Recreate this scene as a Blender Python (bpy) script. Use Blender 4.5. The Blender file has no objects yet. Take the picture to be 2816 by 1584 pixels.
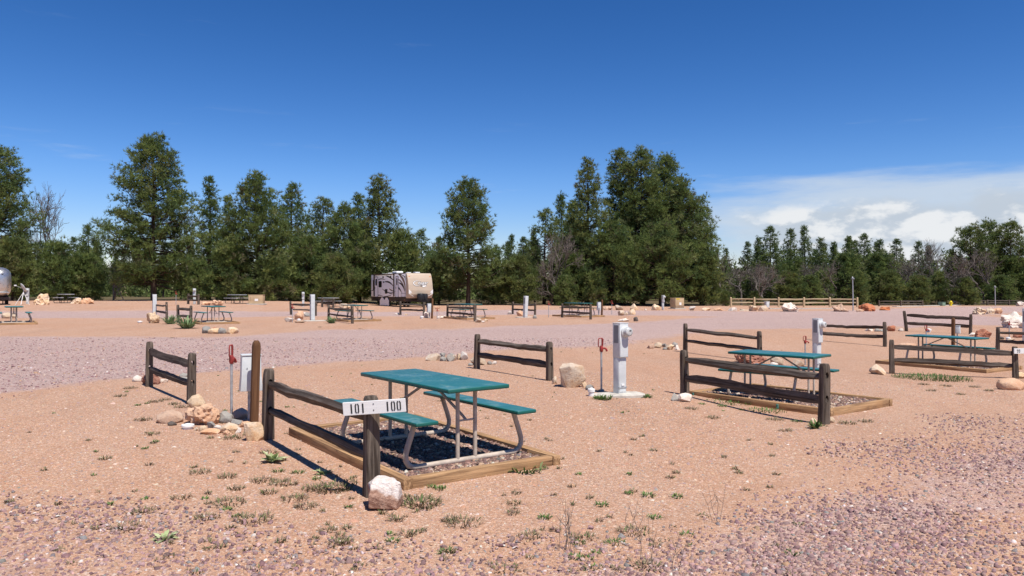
import bpy, bmesh, math, random
import numpy as np
from mathutils import Vector, Matrix, noise as mnoise

# ------------------------------------------------------------------ camera, sky, sun, exposure
scene = bpy.context.scene
FPX, HOR, CAMH = 2080.0, 800.0, 1.70          # focal length and horizon in photo pixels, eye height
cam_data = bpy.data.cameras.new('camera')
cam = bpy.data.objects.new('camera', cam_data)
scene.collection.objects.link(cam)
cam.location = (0, 0, CAMH)
cam.rotation_euler = (math.pi / 2 + math.atan((HOR - 792) / FPX), 0, 0)
cam_data.sensor_width = 36.0
cam_data.lens = FPX / 2816 * 36.0
cam_data.clip_start = 0.1
cam_data.clip_end = 6000
scene.camera = cam

SUN_EL = math.radians(63.5)
SUN_DIR = Vector((0.60, -0.80, 0)).normalized()        # horizontal direction towards the sun
scene.view_settings.view_transform = 'Standard'
scene.view_settings.look = 'None'
scene.view_settings.exposure = 0.38
scene.view_settings.gamma = 1.0
scene.view_settings.use_curve_mapping = False

world = bpy.data.worlds.new('World')
scene.world = world
world.use_nodes = True
WN, WL = world.node_tree.nodes, world.node_tree.links
WN.clear()


def wn(kind, **kw):
    n = WN.new(kind)
    for k, v in kw.items():
        setattr(n, k, v)
    return n


def wmath(op, a, b=None, c=None, clamp=False):
    n = WN.new('ShaderNodeMath')
    n.operation = op
    n.use_clamp = clamp
    for i, x in enumerate((a, b, c)):
        if x is None:
            continue
        if isinstance(x, (int, float)):
            n.inputs[i].default_value = x
        else:
            WL.new(x, n.inputs[i])
    return n.outputs[0]


def wramp(x, a, b, lo=0.0, hi=1.0):
    n = WN.new('ShaderNodeMapRange')
    n.interpolation_type = 'SMOOTHSTEP'
    WL.new(x, n.inputs['Value'])
    for k, v in (('From Min', a), ('From Max', b), ('To Min', lo), ('To Max', hi)):
        n.inputs[k].default_value = v
    return n.outputs[0]


sky = wn('ShaderNodeTexSky', sky_type='NISHITA', sun_disc=False)
sky.sun_elevation = SUN_EL
sky.sun_rotation = math.atan2(SUN_DIR.x, SUN_DIR.y)
sky.altitude = 2100
sky.air_density = 1.0
sky.dust_density = 0.25
sky.ozone_density = 2.5
hsv = wn('ShaderNodeHueSaturation')
hsv.inputs['Saturation'].default_value = 1.30
hsv.inputs['Value'].default_value = 1.0
WL.new(sky.outputs[0], hsv.inputs['Color'])
gam = wn('ShaderNodeGamma')                                      # deeper blue aloft, as the clear high-country sky shows
gam.inputs['Gamma'].default_value = 1.31
WL.new(hsv.outputs[0], gam.inputs['Color'])
tint = wn('ShaderNodeMixRGB', blend_type='MULTIPLY')
tint.inputs[0].default_value = 1.0
WL.new(gam.outputs[0], tint.inputs[1])
tint.inputs[2].default_value = (0.92, 0.682, 0.648, 1)
tc = wn('ShaderNodeTexCoord')
sep = wn('ShaderNodeSeparateXYZ')
WL.new(tc.outputs['Generated'], sep.inputs[0])
az = wmath('ARCTAN2', sep.outputs[0], sep.outputs[1])
el = wmath('ARCSINE', sep.outputs[2])


def wnoise(sx, sy, off, detail, rough, dy=0.0):
    cx = wmath('MULTIPLY_ADD', az, sx, off)
    cy = wmath('MULTIPLY_ADD', wmath('ADD', el, dy), sy, off * 0.7)
    cmb = wn('ShaderNodeCombineXYZ')
    WL.new(cx, cmb.inputs[0])
    WL.new(cy, cmb.inputs[1])
    n = wn('ShaderNodeTexNoise')
    n.inputs['Scale'].default_value = 1.0
    n.inputs['Detail'].default_value = detail
    n.inputs['Roughness'].default_value = rough
    WL.new(cmb.outputs[0], n.inputs['Vector'])
    return n.outputs['Fac']


side = wramp(az, 0.10, 0.42)                                     # the cloud bank lies to the right
side = wmath('MULTIPLY', side, wramp(az, 2.2, 3.0, 1.0, 0.0))
band = wmath('MULTIPLY', wramp(el, 0.0, 0.03), wramp(el, 0.085, 0.15, 1.0, 0.0))
bias = wmath('MULTIPLY', wmath('MULTIPLY', side, band), 0.74)
CUM = dict(sx=10.0, sy=20.0, off=3.7, detail=10.0, rough=0.56)
n1 = wnoise(**CUM)
n2 = wnoise(dy=0.016, **CUM)
cum = wramp(wmath('ADD', n1, bias), 0.90, 1.20)
shade = wramp(wmath('SUBTRACT', n2, n1), -0.10, 0.07, 1.0, 0.70)
# thin veil over and around the bank
veil_n = wnoise(3.0, 22.0, 8.1, 6.0, 0.6)
veil_b = wmath('MULTIPLY', wramp(az, 0.02, 0.40), wmath('MULTIPLY', wramp(el, 0.11, 0.165, 1.0, 0.0), wramp(az, 2.2, 3.0, 1.0, 0.0)))
veil = wmath('MULTIPLY', wramp(wmath('ADD', veil_n, wmath('MULTIPLY', veil_b, 0.50)), 0.66, 1.05), 0.85)
# faint cirrus streaks
cir_n = wnoise(5.0, 42.0, 21.3, 5.0, 0.65)
cir = wmath('MULTIPLY', wmath('MULTIPLY', wramp(cir_n, 0.60, 0.80), wramp(el, 0.10, 0.26, 1.0, 0.0)), 0.35)
thin = wmath('MAXIMUM', veil, cir)
CLOUD = 7.0
mix1 = wn('ShaderNodeMixRGB')
WL.new(thin, mix1.inputs[0])
hz = wn('ShaderNodeMixRGB', blend_type='MULTIPLY')
hz.inputs[0].default_value = 1.0
WL.new(tint.outputs[0], hz.inputs[1])
WL.new(wramp(el, 0.0, 0.16, 0.70, 1.0), hz.inputs[2])
WL.new(hz.outputs[0], mix1.inputs[1])
mix1.inputs[2].default_value = (CLOUD * 0.70, CLOUD * 0.80, CLOUD * 0.92, 1)
ccol = wn('ShaderNodeMixRGB')
WL.new(wramp(shade, 0.70, 1.0), ccol.inputs[0])
ccol.inputs[1].default_value = (CLOUD * 0.62, CLOUD * 0.70, CLOUD * 0.80, 1)
ccol.inputs[2].default_value = (CLOUD * 0.98, CLOUD * 1.00, CLOUD * 1.02, 1)
mix2 = wn('ShaderNodeMixRGB')
WL.new(wmath('MULTIPLY', cum, 0.93), mix2.inputs[0])
WL.new(mix1.outputs[0], mix2.inputs[1])
WL.new(ccol.outputs[0], mix2.inputs[2])
bg = wn('ShaderNodeBackground')
bg.inputs['Strength'].default_value = 0.095
WL.new(mix2.outputs[0], bg.inputs['Color'])
wout = wn('ShaderNodeOutputWorld')
WL.new(bg.outputs[0], wout.inputs['Surface'])

sun_data = bpy.data.lights.new('sun', 'SUN')
sun_data.energy = 4.8
sun_data.angle = math.radians(0.53)
sun_data.color = (1.0, 0.955, 0.89)
sun = bpy.data.objects.new('sun', sun_data)
scene.collection.objects.link(sun)
sun_vec = Vector((SUN_DIR.x * math.cos(SUN_EL), SUN_DIR.y * math.cos(SUN_EL), math.sin(SUN_EL)))
sun.rotation_euler = sun_vec.to_track_quat('Z', 'Y').to_euler()
sun.location = (20, -20, 60)

# ------------------------------------------------------------------ helpers
rng = random.Random(7)
nrg = np.random.default_rng(11)
COL = scene.collection


def ss(a, b, x):
    t = np.clip((x - a) / (b - a), 0, 1)
    return t * t * (3 - 2 * t)


def g(X, Y):
    """height of the ground"""
    z = 0.2 * ss(20, 34, Y) * (1 - 0.5 * ss(4, 20, X)) + 0.5 * ss(42, 56, Y) * ss(-10, -26, X)
    return z - (0.145 * ss(1.2, 4.4, X) * ss(7.5, 12, Y) + 0.155 * ss(6, 10, X) * ss(13, 18, Y)) * (1 - ss(21, 29, Y))


def P(u, v, up=0.0):
    """photo pixel of a point on the ground -> world point on the ground"""
    Y = FPX * CAMH / (v - HOR)
    X = 0.0
    for _ in range(60):
        X = (u - 1408) / FPX * Y
        Y = 0.6 * Y + 0.4 * FPX * (CAMH - float(g(X, Y))) / (v - HOR)
    X = (u - 1408) / FPX * Y
    return Vector((X, Y, float(g(X, Y)) + up))


def PD(u, Y, up=0.0):
    """photo column and distance -> world point on the ground"""
    X = (u - 1408) / FPX * Y
    return Vector((X, Y, float(g(X, Y)) + up))


def HP(u, vb, vt):
    """height of an upright from its foot and top rows in the photo"""
    return (vb - vt) * P(u, vb).y / FPX


def tag(o, label=None, cat=None, group=None, kind=None):
    if label:
        o['label'] = label
    if cat:
        o['category'] = cat
    if group:
        o['group'] = group
    if kind:
        o['kind'] = kind
    return o


def link(name, me, parent=None, loc=None, rz=None):
    o = bpy.data.objects.new(name, me)
    COL.objects.link(o)
    if parent is not None:
        o.parent = parent
    if loc is not None:
        o.location = loc
    if rz is not None:
        o.rotation_euler = (0, 0, rz)
    return o


def empty(name, loc, rz=0.0, label=None, cat=None, group=None):
    o = link(name, None, None, loc, rz)
    o.empty_display_size = 0.2
    return tag(o, label, cat, group)


def copy_tree(o, parent=None):
    c = o.copy()
    COL.objects.link(c)
    c.parent = parent
    for ch in list(o.children):
        copy_tree(ch, c)
    return c


class MB:
    """collects shapes and links them as one mesh"""

    def __init__(self):
        self.v, self.f = [], []

    def add(self, vs, fs):
        b = len(self.v)
        self.v += [tuple(p) for p in vs]
        self.f += [tuple(i + b for i in q) for q in fs]
        return self

    def box(self, c, s, rz=0.0, m=None):
        x, y, z = s[0] / 2, s[1] / 2, s[2] / 2
        vs = [Vector((i * x, j * y, k * z)) for k in (-1, 1) for j in (-1, 1) for i in (-1, 1)]
        R = Matrix.Rotation(rz, 3, 'Z') if m is None else m
        vs = [R @ p + Vector(c) for p in vs]
        return self.add(vs, [(0, 2, 3, 1), (4, 5, 7, 6), (0, 1, 5, 4), (2, 6, 7, 3), (0, 4, 6, 2), (1, 3, 7, 5)])

    def tube(self, pts, r, n=8, caps=True):
        pts = [Vector(p) for p in pts]
        k = len(pts)
        rs = r if isinstance(r, (list, tuple)) else [r] * k
        base = len(self.v)
        up = None
        for i, p in enumerate(pts):
            t = (pts[min(i + 1, k - 1)] - pts[max(i - 1, 0)]).normalized()
            if up is None:
                up = Vector((0, 0, 1)) if abs(t.z) < 0.9 else Vector((1, 0, 0))
            a = t.cross(up).normalized()
            b = a.cross(t).normalized()
            up = b
            for j in range(n):
                w = 2 * math.pi * j / n
                self.v.append(tuple(p + (a * math.cos(w) + b * math.sin(w)) * rs[i]))
        for i in range(k - 1):
            for j in range(n):
                self.f.append((base + i * n + j, base + i * n + (j + 1) % n, base + (i + 1) * n + (j + 1) % n, base + (i + 1) * n + j))
        if caps:
            self.f.append(tuple(base + j for j in reversed(range(n))))
            self.f.append(tuple(base + (k - 1) * n + j for j in range(n)))
        return self

    def lathe(self, prof, n=16, c=(0, 0, 0), axis='Z'):
        base = len(self.v)
        for r, h in prof:
            for j in range(n):
                w = 2 * math.pi * j / n
                x, y, z = r * math.cos(w), r * math.sin(w), h
                if axis == 'Y':                       # the axis points along -y
                    x, y, z = x, -h, y
                self.v.append((x + c[0], y + c[1], z + c[2]))
        for i in range(len(prof) - 1):
            for j in range(n):
                self.f.append((base + i * n + j, base + i * n + (j + 1) % n, base + (i + 1) * n + (j + 1) % n, base + (i + 1) * n + j))
        self.f.append(tuple(base + j for j in reversed(range(n))))
        self.f.append(tuple(base + (len(prof) - 1) * n + j for j in range(n)))
        return self

    def prism(self, poly, d0, d1, frame):
        """poly in 2-D; frame(a, b, d) -> point"""
        n = len(poly)
        b = len(self.v)
        for d in (d0, d1):
            for a_, b_ in poly:
                self.v.append(tuple(frame(a_, b_, d)))
        self.f.append(tuple(b + i for i in range(n)))
        self.f.append(tuple(b + n + i for i in reversed(range(n))))
        for i in range(n):
            j = (i + 1) % n
            self.f.append((b + i, b + n + i, b + n + j, b + j))
        return self

    def mesh(self, name, mat=None, bevel=0.0, seg=2, smooth=None, fix=True):
        me = bpy.data.meshes.new(name)
        me.from_pydata(self.v, [], self.f)
        if bevel or fix:
            bm = bmesh.new()
            bm.from_mesh(me)
            if bevel:
                bmesh.ops.bevel(bm, geom=bm.edges[:], offset=bevel, segments=seg, affect='EDGES', profile=0.5, clamp_overlap=True)
            if fix:
                bmesh.ops.recalc_face_normals(bm, faces=bm.faces[:])
            bm.to_mesh(me)
            bm.free()
        if mat:
            me.materials.append(mat)
        if smooth is not None:
            me.polygons.foreach_set('use_smooth', [True] * len(me.polygons))
            me.set_sharp_from_angle(angle=math.radians(smooth))
        me.update()
        return me

    def build(self, name, mat=None, parent=None, bevel=0.0, seg=2, smooth=None, loc=None, rz=None, fix=True):
        return link(name, self.mesh(name, mat, bevel, seg, smooth, fix), parent, loc, rz)


def np_mesh(name, verts, faces, mat=None, col=None, smooth=False):
    """verts (n,3), faces (m,k) arrays"""
    me = bpy.data.meshes.new(name)
    verts = np.ascontiguousarray(verts, np.float32)
    faces = np.ascontiguousarray(faces, np.int32)
    m, k = faces.shape
    me.vertices.add(len(verts))
    me.vertices.foreach_set('co', verts.ravel())
    me.loops.add(m * k)
    me.loops.foreach_set('vertex_index', faces.ravel())
    me.polygons.add(m)
    me.polygons.foreach_set('loop_start', np.arange(0, m * k, k, dtype=np.int32))
    if smooth:
        me.polygons.foreach_set('use_smooth', np.ones(m, bool))
    me.update(calc_edges=True)
    if col is not None:
        a = me.color_attributes.new('col', 'FLOAT_COLOR', 'POINT')
        c4 = np.ones((len(verts), 4), np.float32)
        c4[:, :3] = col
        a.data.foreach_set('color', c4.ravel())
    if mat:
        me.materials.append(mat)
    return me


# ------------------------------------------------------------------ materials
class Mat:
    def __init__(self, name, rough=0.8, spec=0.3, metal=0.0):
        self.m = bpy.data.materials.new(name)
        self.m.use_nodes = True
        self.n, self.l = self.m.node_tree.nodes, self.m.node_tree.links
        self.b = self.n['Principled BSDF']
        self.b.inputs['Roughness'].default_value = rough
        self.b.inputs['Specular IOR Level'].default_value = spec
        self.b.inputs['Metallic'].default_value = metal
        self._tc = None

    def coord(self, kind='Object', scale=(1, 1, 1), rot=(0, 0, 0)):
        if self._tc is None:
            self._tc = self.n.new('ShaderNodeTexCoord')
        mp = self.n.new('ShaderNodeMapping')
        mp.inputs['Scale'].default_value = scale
        mp.inputs['Rotation'].default_value = rot
        self.l.new(self._tc.outputs[kind], mp.inputs[0])
        return mp.outputs[0]

    def put(self, sock, x):
        if isinstance(x, (int, float)):
            sock.default_value = x
        elif isinstance(x, (tuple, list)):
            sock.default_value = tuple(x) + ((1,) if len(x) == 3 else ())
        else:
            self.l.new(x, sock)

    def noise(self, vec, scale, detail=4, rough=0.55, dist=0.0):
        n = self.n.new('ShaderNodeTexNoise')
        self.l.new(vec, n.inputs['Vector'])
        n.inputs['Scale'].default_value = scale
        n.inputs['Detail'].default_value = detail
        n.inputs['Roughness'].default_value = rough
        n.inputs['Distortion'].default_value = dist
        return n.outputs['Fac']

    def voro(self, vec, scale, feature='F1', rand=1.0):
        n = self.n.new('ShaderNodeTexVoronoi')
        n.feature = feature
        self.l.new(vec, n.inputs['Vector'])
        n.inputs['Scale'].default_value = scale
        n.inputs['Randomness'].default_value = rand
        return n

    def rng(self, x, a, b, lo=0.0, hi=1.0):
        n = self.n.new('ShaderNodeMapRange')
        n.interpolation_type = 'SMOOTHSTEP'
        self.put(n.inputs['Value'], x)
        for k, v in (('From Min', a), ('From Max', b), ('To Min', lo), ('To Max', hi)):
            n.inputs[k].default_value = v
        return n.outputs[0]

    def math(self, op, a, b=0.0):
        n = self.n.new('ShaderNodeMath')
        n.operation = op
        self.put(n.inputs[0], a)
        self.put(n.inputs[1], b)
        return n.outputs[0]

    def mix(self, f, a, b, mode='MIX'):
        n = self.n.new('ShaderNodeMixRGB')
        n.blend_type = mode
        self.put(n.inputs[0], f)
        self.put(n.inputs[1], a)
        self.put(n.inputs[2], b)
        return n.outputs[0]

    def attr(self, name, out='Color'):
        n = self.n.new('ShaderNodeAttribute')
        n.attribute_name = name
        return n.outputs[out]

    def ramp(self, x, stops):
        n = self.n.new('ShaderNodeValToRGB')
        self.l.new(x, n.inputs[0])
        e = n.color_ramp.elements
        while len(e) < len(stops):
            e.new(0.5)
        for el_, (p, c) in zip(e, stops):
            el_.position = p
            el_.color = tuple(c) + (1,)
        return n.outputs[0]

    def rand(self):
        return self.n.new('ShaderNodeObjectInfo').outputs['Random']

    def base(self, c):
        self.put(self.b.inputs['Base Color'], c)
        return self

    def rough(self, x):
        self.put(self.b.inputs['Roughness'], x)
        return self

    def bump(self, h, strength=0.5, dist=0.01):
        n = self.n.new('ShaderNodeBump')
        n.inputs['Strength'].default_value = strength
        n.inputs['Distance'].default_value = dist
        self.l.new(h, n.inputs['Height'])
        self.l.new(n.outputs[0], self.b.inputs['Normal'])
        return self


def speckled(name, c, amount=0.25, scale=6.0, rough=0.7, spec=0.3, metal=0.0, bump=0.0):
    """a plain colour with wear and dust mottling"""
    k = Mat(name, rough, spec, metal)
    v = k.coord('Object')
    n = k.noise(v, scale, 6, 0.6)
    lo = tuple(x * (1 - amount) for x in c)
    hi = tuple(min(0.9, x * (1 + amount)) for x in c)
    k.base(k.mix(k.rng(n, 0.3, 0.7), lo, hi))
    k.rough(k.rng(k.noise(v, scale * 2.3, 4), 0.3, 0.7, max(0.05, rough - 0.08), min(1, rough + 0.08)))
    if bump:
        k.bump(k.noise(v, scale * 8, 4), bump, 0.003)
    return k.m


def ground_material():
    k = Mat('ground_gravel', 0.93, 0.15)
    v = k.coord('Object')
    road = k.attr('road', 'Fac')
    edge_n = k.noise(v, 1.3, 5, 0.6)
    fine_n = k.noise(v, 14.0, 3, 0.6)
    jit = k.math('ADD', k.math('MULTIPLY', k.math('SUBTRACT', edge_n, 0.5), 0.75), k.math('MULTIPLY', k.math('SUBTRACT', fine_n, 0.5), 0.45))
    gate = k.rng(road, 0.0, 0.12)
    f = k.math('MULTIPLY', k.rng(k.math('ADD', road, jit), 0.30, 0.72), gate)
    # packed orange granite soil
    big = k.noise(v, 0.22, 5, 0.6)
    mid = k.noise(v, 2.1, 5, 0.65)
    soil = k.mix(k.rng(big, 0.35, 0.65), (0.505, 0.275, 0.166), (0.48, 0.305, 0.212))
    soil = k.mix(k.math('MULTIPLY', k.rng(mid, 0.42, 0.75), 0.6), soil, (0.375, 0.205, 0.125))
    soil = k.mix(k.math('MULTIPLY', k.rng(k.noise(v, 0.9, 6, 0.7), 0.52, 0.75), 0.55), soil, (0.50, 0.33, 0.235))
    lane = k.noise(k.coord('Object', (0.9, 0.16, 1), (0, 0, 0.60)), 1.0, 4, 0.55)      # compacted wheel lanes and drifts of dust
    soil = k.mix(k.math('MULTIPLY', k.rng(lane, 0.50, 0.60), 0.70), soil, (0.53, 0.335, 0.23))
    soil = k.mix(k.math('MULTIPLY', k.rng(lane, 0.44, 0.36), 0.45), soil, (0.36, 0.215, 0.145))
    v1 = k.voro(v, 75.0)
    s1 = k.n.new('ShaderNodeSeparateColor')
    k.l.new(v1.outputs['Color'], s1.inputs[0])
    grit = k.ramp(s1.outputs[0], [(0.0, (0.17, 0.10, 0.075)), (0.16, (0.35, 0.19, 0.12)), (0.60, (0.48, 0.27, 0.165)), (0.86, (0.54, 0.365, 0.265)), (0.98, (0.64, 0.53, 0.45))])
    orange = k.mix(0.60, soil, grit)
    # coarse purple road gravel
    v2 = k.voro(v, 38.0)
    s2 = k.n.new('ShaderNodeSeparateColor')
    k.l.new(v2.outputs['Color'], s2.inputs[0])
    peb = k.ramp(s2.outputs[0], [(0.0, (0.17, 0.105, 0.105)), (0.25, (0.35, 0.23, 0.205)), (0.6, (0.48, 0.335, 0.295)), (0.85, (0.56, 0.40, 0.33)), (0.96, (0.72, 0.63, 0.58))])
    tracks = k.noise(k.coord('Object', (0.12, 0.5, 1)), 1.0, 4, 0.6)
    road_c = k.mix(k.math('MULTIPLY', k.rng(tracks, 0.4, 0.7), 0.35), k.mix(0.60, (0.47, 0.325, 0.285), peb), (0.53, 0.375, 0.32))
    k.base(k.mix(f, orange, road_c))
    h = k.math('ADD', k.math('MULTIPLY', v1.outputs['Distance'], k.rng(s1.outputs[1], 0, 1, 0.2, 1)), k.math('MULTIPLY', v2.outputs['Distance'], k.math('MULTIPLY', f, 1.8)))
    k.bump(k.math('MULTIPLY', h, -1.0), 0.8, 0.018)
    return k.m


def wood_material(name, axis, dark, light, brown, rough=0.85):
    k = Mat(name, rough, 0.2)
    long_, across = 1.1, 26.0
    sc = {'X': (long_, across, across), 'Z': (across, across, long_), 'Y': (across, long_, across)}[axis]
    v = k.coord('Object', sc)
    r = k.rand()
    off = k.n.new('ShaderNodeVectorMath')
    off.operation = 'ADD'
    k.l.new(v, off.inputs[0])
    cmb = k.n.new('ShaderNodeCombineXYZ')
    for i in range(3):
        k.l.new(k.math('MULTIPLY', r, 37.0 + 11 * i), cmb.inputs[i])
    k.l.new(cmb.outputs[0], off.inputs[1])
    grain = k.noise(off.outputs[0], 1.0, 6, 0.68, 0.6)
    blotch = k.noise(k.coord('Object', (3, 3, 3)), 1.0, 4, 0.6)
    c = k.mix(k.rng(grain, 0.34, 0.66), dark, light)
    c = k.mix(k.math('MULTIPLY', k.rng(blotch, 0.45, 0.7), 0.7), c, brown)
    crack = k.rng(grain, 0.30, 0.36)
    c = k.mix(crack, tuple(x * 0.45 for x in dark), c)
    k.base(c)
    k.bump(grain, 0.9, 0.008)
    return k.m


def rock_material(name, top, face, vein):
    k = Mat(name, 0.9, 0.2)
    v = k.coord('Object')
    r = k.rand()
    n1_ = k.noise(v, 3.2, 6, 0.62)
    n2_ = k.noise(v, 13.0, 6, 0.7)
    n3_ = k.noise(v, 60.0, 4, 0.7)
    c = k.mix(k.rng(n1_, 0.38, 0.62), top, face)
    c = k.mix(k.math('MULTIPLY', k.rng(n2_, 0.5, 0.72), 0.65), c, vein)
    hs = k.n.new('ShaderNodeHueSaturation')
    k.l.new(c, hs.inputs['Color'])
    k.put(hs.inputs['Value'], k.math('ADD', k.math('MULTIPLY', r, 0.35), 0.82))
    k.put(hs.inputs['Saturation'], k.math('ADD', k.math('MULTIPLY', r, 0.3), 0.85))
    k.base(k.mix(k.math('MULTIPLY', k.rng(n3_, 0.45, 0.7), 0.18), hs.outputs[0], (0.10, 0.08, 0.06)))
    k.bump(k.math('ADD', n2_, k.math('MULTIPLY', n3_, 0.4)), 0.7, 0.03)
    return k.m


def attr_material(name, rough=0.9, translucent=0.0, spec=0.2, mottled=False):
    k = Mat(name, rough, spec)
    c = k.attr('col')
    if mottled:
        n = k.noise(k.coord('Object'), 90.0, 3)
        c = k.mix(k.rng(n, 0.3, 0.7, 0.0, 0.35), c, (0.10, 0.08, 0.08))
    k.base(c)
    if translucent:
        t = k.n.new('ShaderNodeBsdfTranslucent')
        k.l.new(c, t.inputs['Color'])
        mx = k.n.new('ShaderNodeMixShader')
        mx.inputs[0].default_value = translucent
        k.l.new(k.b.outputs[0], mx.inputs[1])
        k.l.new(t.outputs[0], mx.inputs[2])
        k.l.new(mx.outputs[0], k.n['Material Output'].inputs['Surface'])
    return k.m


def table_paint():
    k = Mat('green_vinyl_coating', 0.42, 0.45)
    v = k.coord('Object')
    n = k.noise(v, 2.2, 6, 0.65)
    w = k.noise(v, 9.0, 6, 0.7)
    geo = k.n.new('ShaderNodeNewGeometry')
    sp = k.n.new('ShaderNodeSeparateXYZ')
    k.l.new(geo.outputs['Normal'], sp.inputs[0])
    upm = k.rng(sp.outputs[2], 0.6, 0.95)                  # upward faces: blue sky reflection put into the colour, plus real wear
    sky_wear = k.math('MULTIPLY', upm, k.math('ADD', 0.40, k.math('MULTIPLY', k.rng(n, 0.4, 0.7), 0.35)))
    c = k.mix(sky_wear, (0.005, 0.098, 0.080), (0.058, 0.192, 0.240))
    c = k.mix(k.math('MULTIPLY', k.math('MULTIPLY', upm, 0.45), k.math('MULTIPLY', k.rng(w, 0.40, 0.75), k.rng(n, 0.42, 0.66))), c, (0.26, 0.31, 0.27))
    scr = k.noise(k.coord('Object', (3, 60, 60)), 1.0, 5, 0.7)
    c = k.mix(k.math('MULTIPLY', upm, k.rng(scr, 0.64, 0.70, 0.0, 0.5)), c, (0.32, 0.36, 0.33))
    k.base(c)
    k.rough(k.rng(w, 0.3, 0.7, 0.32, 0.55))
    k.bump(k.noise(v, 220.0, 3), 0.12, 0.002)
    return k.m


M = {}
M['ground'] = ground_material()
M['post'] = wood_material('weathered_post_wood', 'Z', (0.040, 0.029, 0.022), (0.165, 0.130, 0.102), (0.11, 0.072, 0.044))
M['rail'] = wood_material('weathered_rail_wood', 'X', (0.034, 0.025, 0.020), (0.150, 0.120, 0.098), (0.070, 0.047, 0.034))
M['timber'] = wood_material('landscape_timber', 'X', (0.18, 0.10, 0.05), (0.49, 0.30, 0.155), (0.40, 0.225, 0.105))
M['brown_post'] = wood_material('brown_stained_post', 'Z', (0.085, 0.038, 0.018), (0.165, 0.082, 0.038), (0.105, 0.050, 0.026))
M['new_wood'] = wood_material('pale_fence_wood', 'X', (0.30, 0.22, 0.13), (0.52, 0.41, 0.27), (0.42, 0.31, 0.18))
M['new_post'] = wood_material('pale_fence_post', 'Z', (0.36, 0.26, 0.15), (0.55, 0.42, 0.26), (0.48, 0.36, 0.20))
M['table'] = table_paint()
M['pipe'] = speckled('beige_painted_pipe', (0.45, 0.37, 0.30), 0.18, 9, 0.5)
M['grey_table'] = speckled('aluminium_table', (0.42, 0.43, 0.44), 0.15, 8, 0.45, 0.5)
M['dark_pipe'] = speckled('dark_pipe', (0.06, 0.055, 0.05), 0.2, 8, 0.6)
M['ped'] = speckled('grey_pedestal_paint', (0.56, 0.575, 0.57), 0.10, 5, 0.5, 0.4)
M['ped_dark'] = speckled('dark_and_shaded_metal', (0.22, 0.23, 0.24), 0.12, 5, 0.55)  # dark grey metal; on pedestal sides it carries painted shade
M['galv'] = speckled('galvanised_steel', (0.40, 0.41, 0.42), 0.25, 14, 0.5, 0.5, 0.4)
M['red'] = speckled('red_enamel', (0.27, 0.035, 0.03), 0.35, 16, 0.5)
M['concrete'] = speckled('concrete', (0.48, 0.44, 0.38), 0.2, 9, 0.95, 0.1, 0, 0.5)
M['white'] = speckled('white_plastic', (0.78, 0.77, 0.74), 0.06, 8, 0.5)
M['black'] = speckled('black_plastic', (0.018, 0.018, 0.02), 0.3, 8, 0.5)
M['lcd'] = speckled('meter_display', (0.03, 0.035, 0.03), 0.2, 8, 0.3)
M['tan_box'] = speckled('tan_cabinet', (0.47, 0.34, 0.20), 0.08, 4, 0.6)
M['tan_dark'] = speckled('brown_cabinet', (0.26, 0.18, 0.12), 0.12, 4, 0.7)
M['yellow'] = speckled('yellow_enamel', (0.70, 0.55, 0.02), 0.15, 8, 0.5)
M['green_box'] = speckled('green_cabinet', (0.17, 0.26, 0.19), 0.12, 6, 0.6)
M['stake'] = speckled('green_steel_stake', (0.08, 0.24, 0.20), 0.3, 20, 0.6)
M['stones'] = attr_material('gravel_stone', 0.9, mottled=True)
M['needles'] = attr_material('pine_needles', 0.6, 0.36)
M['leaf'] = attr_material('leaves', 0.7, 0.2)
M['bark'] = wood_material('pine_bark', 'Z', (0.020, 0.015, 0.012), (0.105, 0.070, 0.050), (0.07, 0.045, 0.032))
M['twig'] = speckled('grey_oak_bark', (0.135, 0.112, 0.098), 0.3, 3, 0.9)
M['rock_cream'] = rock_material('cream_limestone', (0.62, 0.50, 0.38), (0.55, 0.38, 0.24), (0.38, 0.19, 0.10))
M['rock_white'] = rock_material('white_quartz', (0.70, 0.62, 0.54), (0.60, 0.50, 0.42), (0.42, 0.27, 0.18))
M['rock_tan'] = rock_material('tan_sandstone', (0.60, 0.46, 0.32), (0.50, 0.35, 0.22), (0.40, 0.25, 0.15))
M['rock_orange'] = rock_material('orange_sandstone', (0.60, 0.40, 0.27), (0.50, 0.29, 0.18), (0.64, 0.50, 0.40))
M['rock_red'] = rock_material('red_sandstone', (0.45, 0.18, 0.10), (0.33, 0.12, 0.07), (0.52, 0.30, 0.20))
M['rock_grey'] = rock_material('grey_river_stone', (0.34, 0.31, 0.27), (0.25, 0.235, 0.215), (0.42, 0.38, 0.33))
M['rock_dark'] = rock_material('dark_basalt', (0.10, 0.085, 0.075), (0.15, 0.12, 0.10), (0.07, 0.06, 0.055))

# ------------------------------------------------------------------ ground and roads
def axis_lines(spans):
    out = []
    for a, b, st in spans:
        out.append(np.arange(a, b, st))
    return np.concatenate(out + [np.array([spans[-1][1]])])


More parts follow.
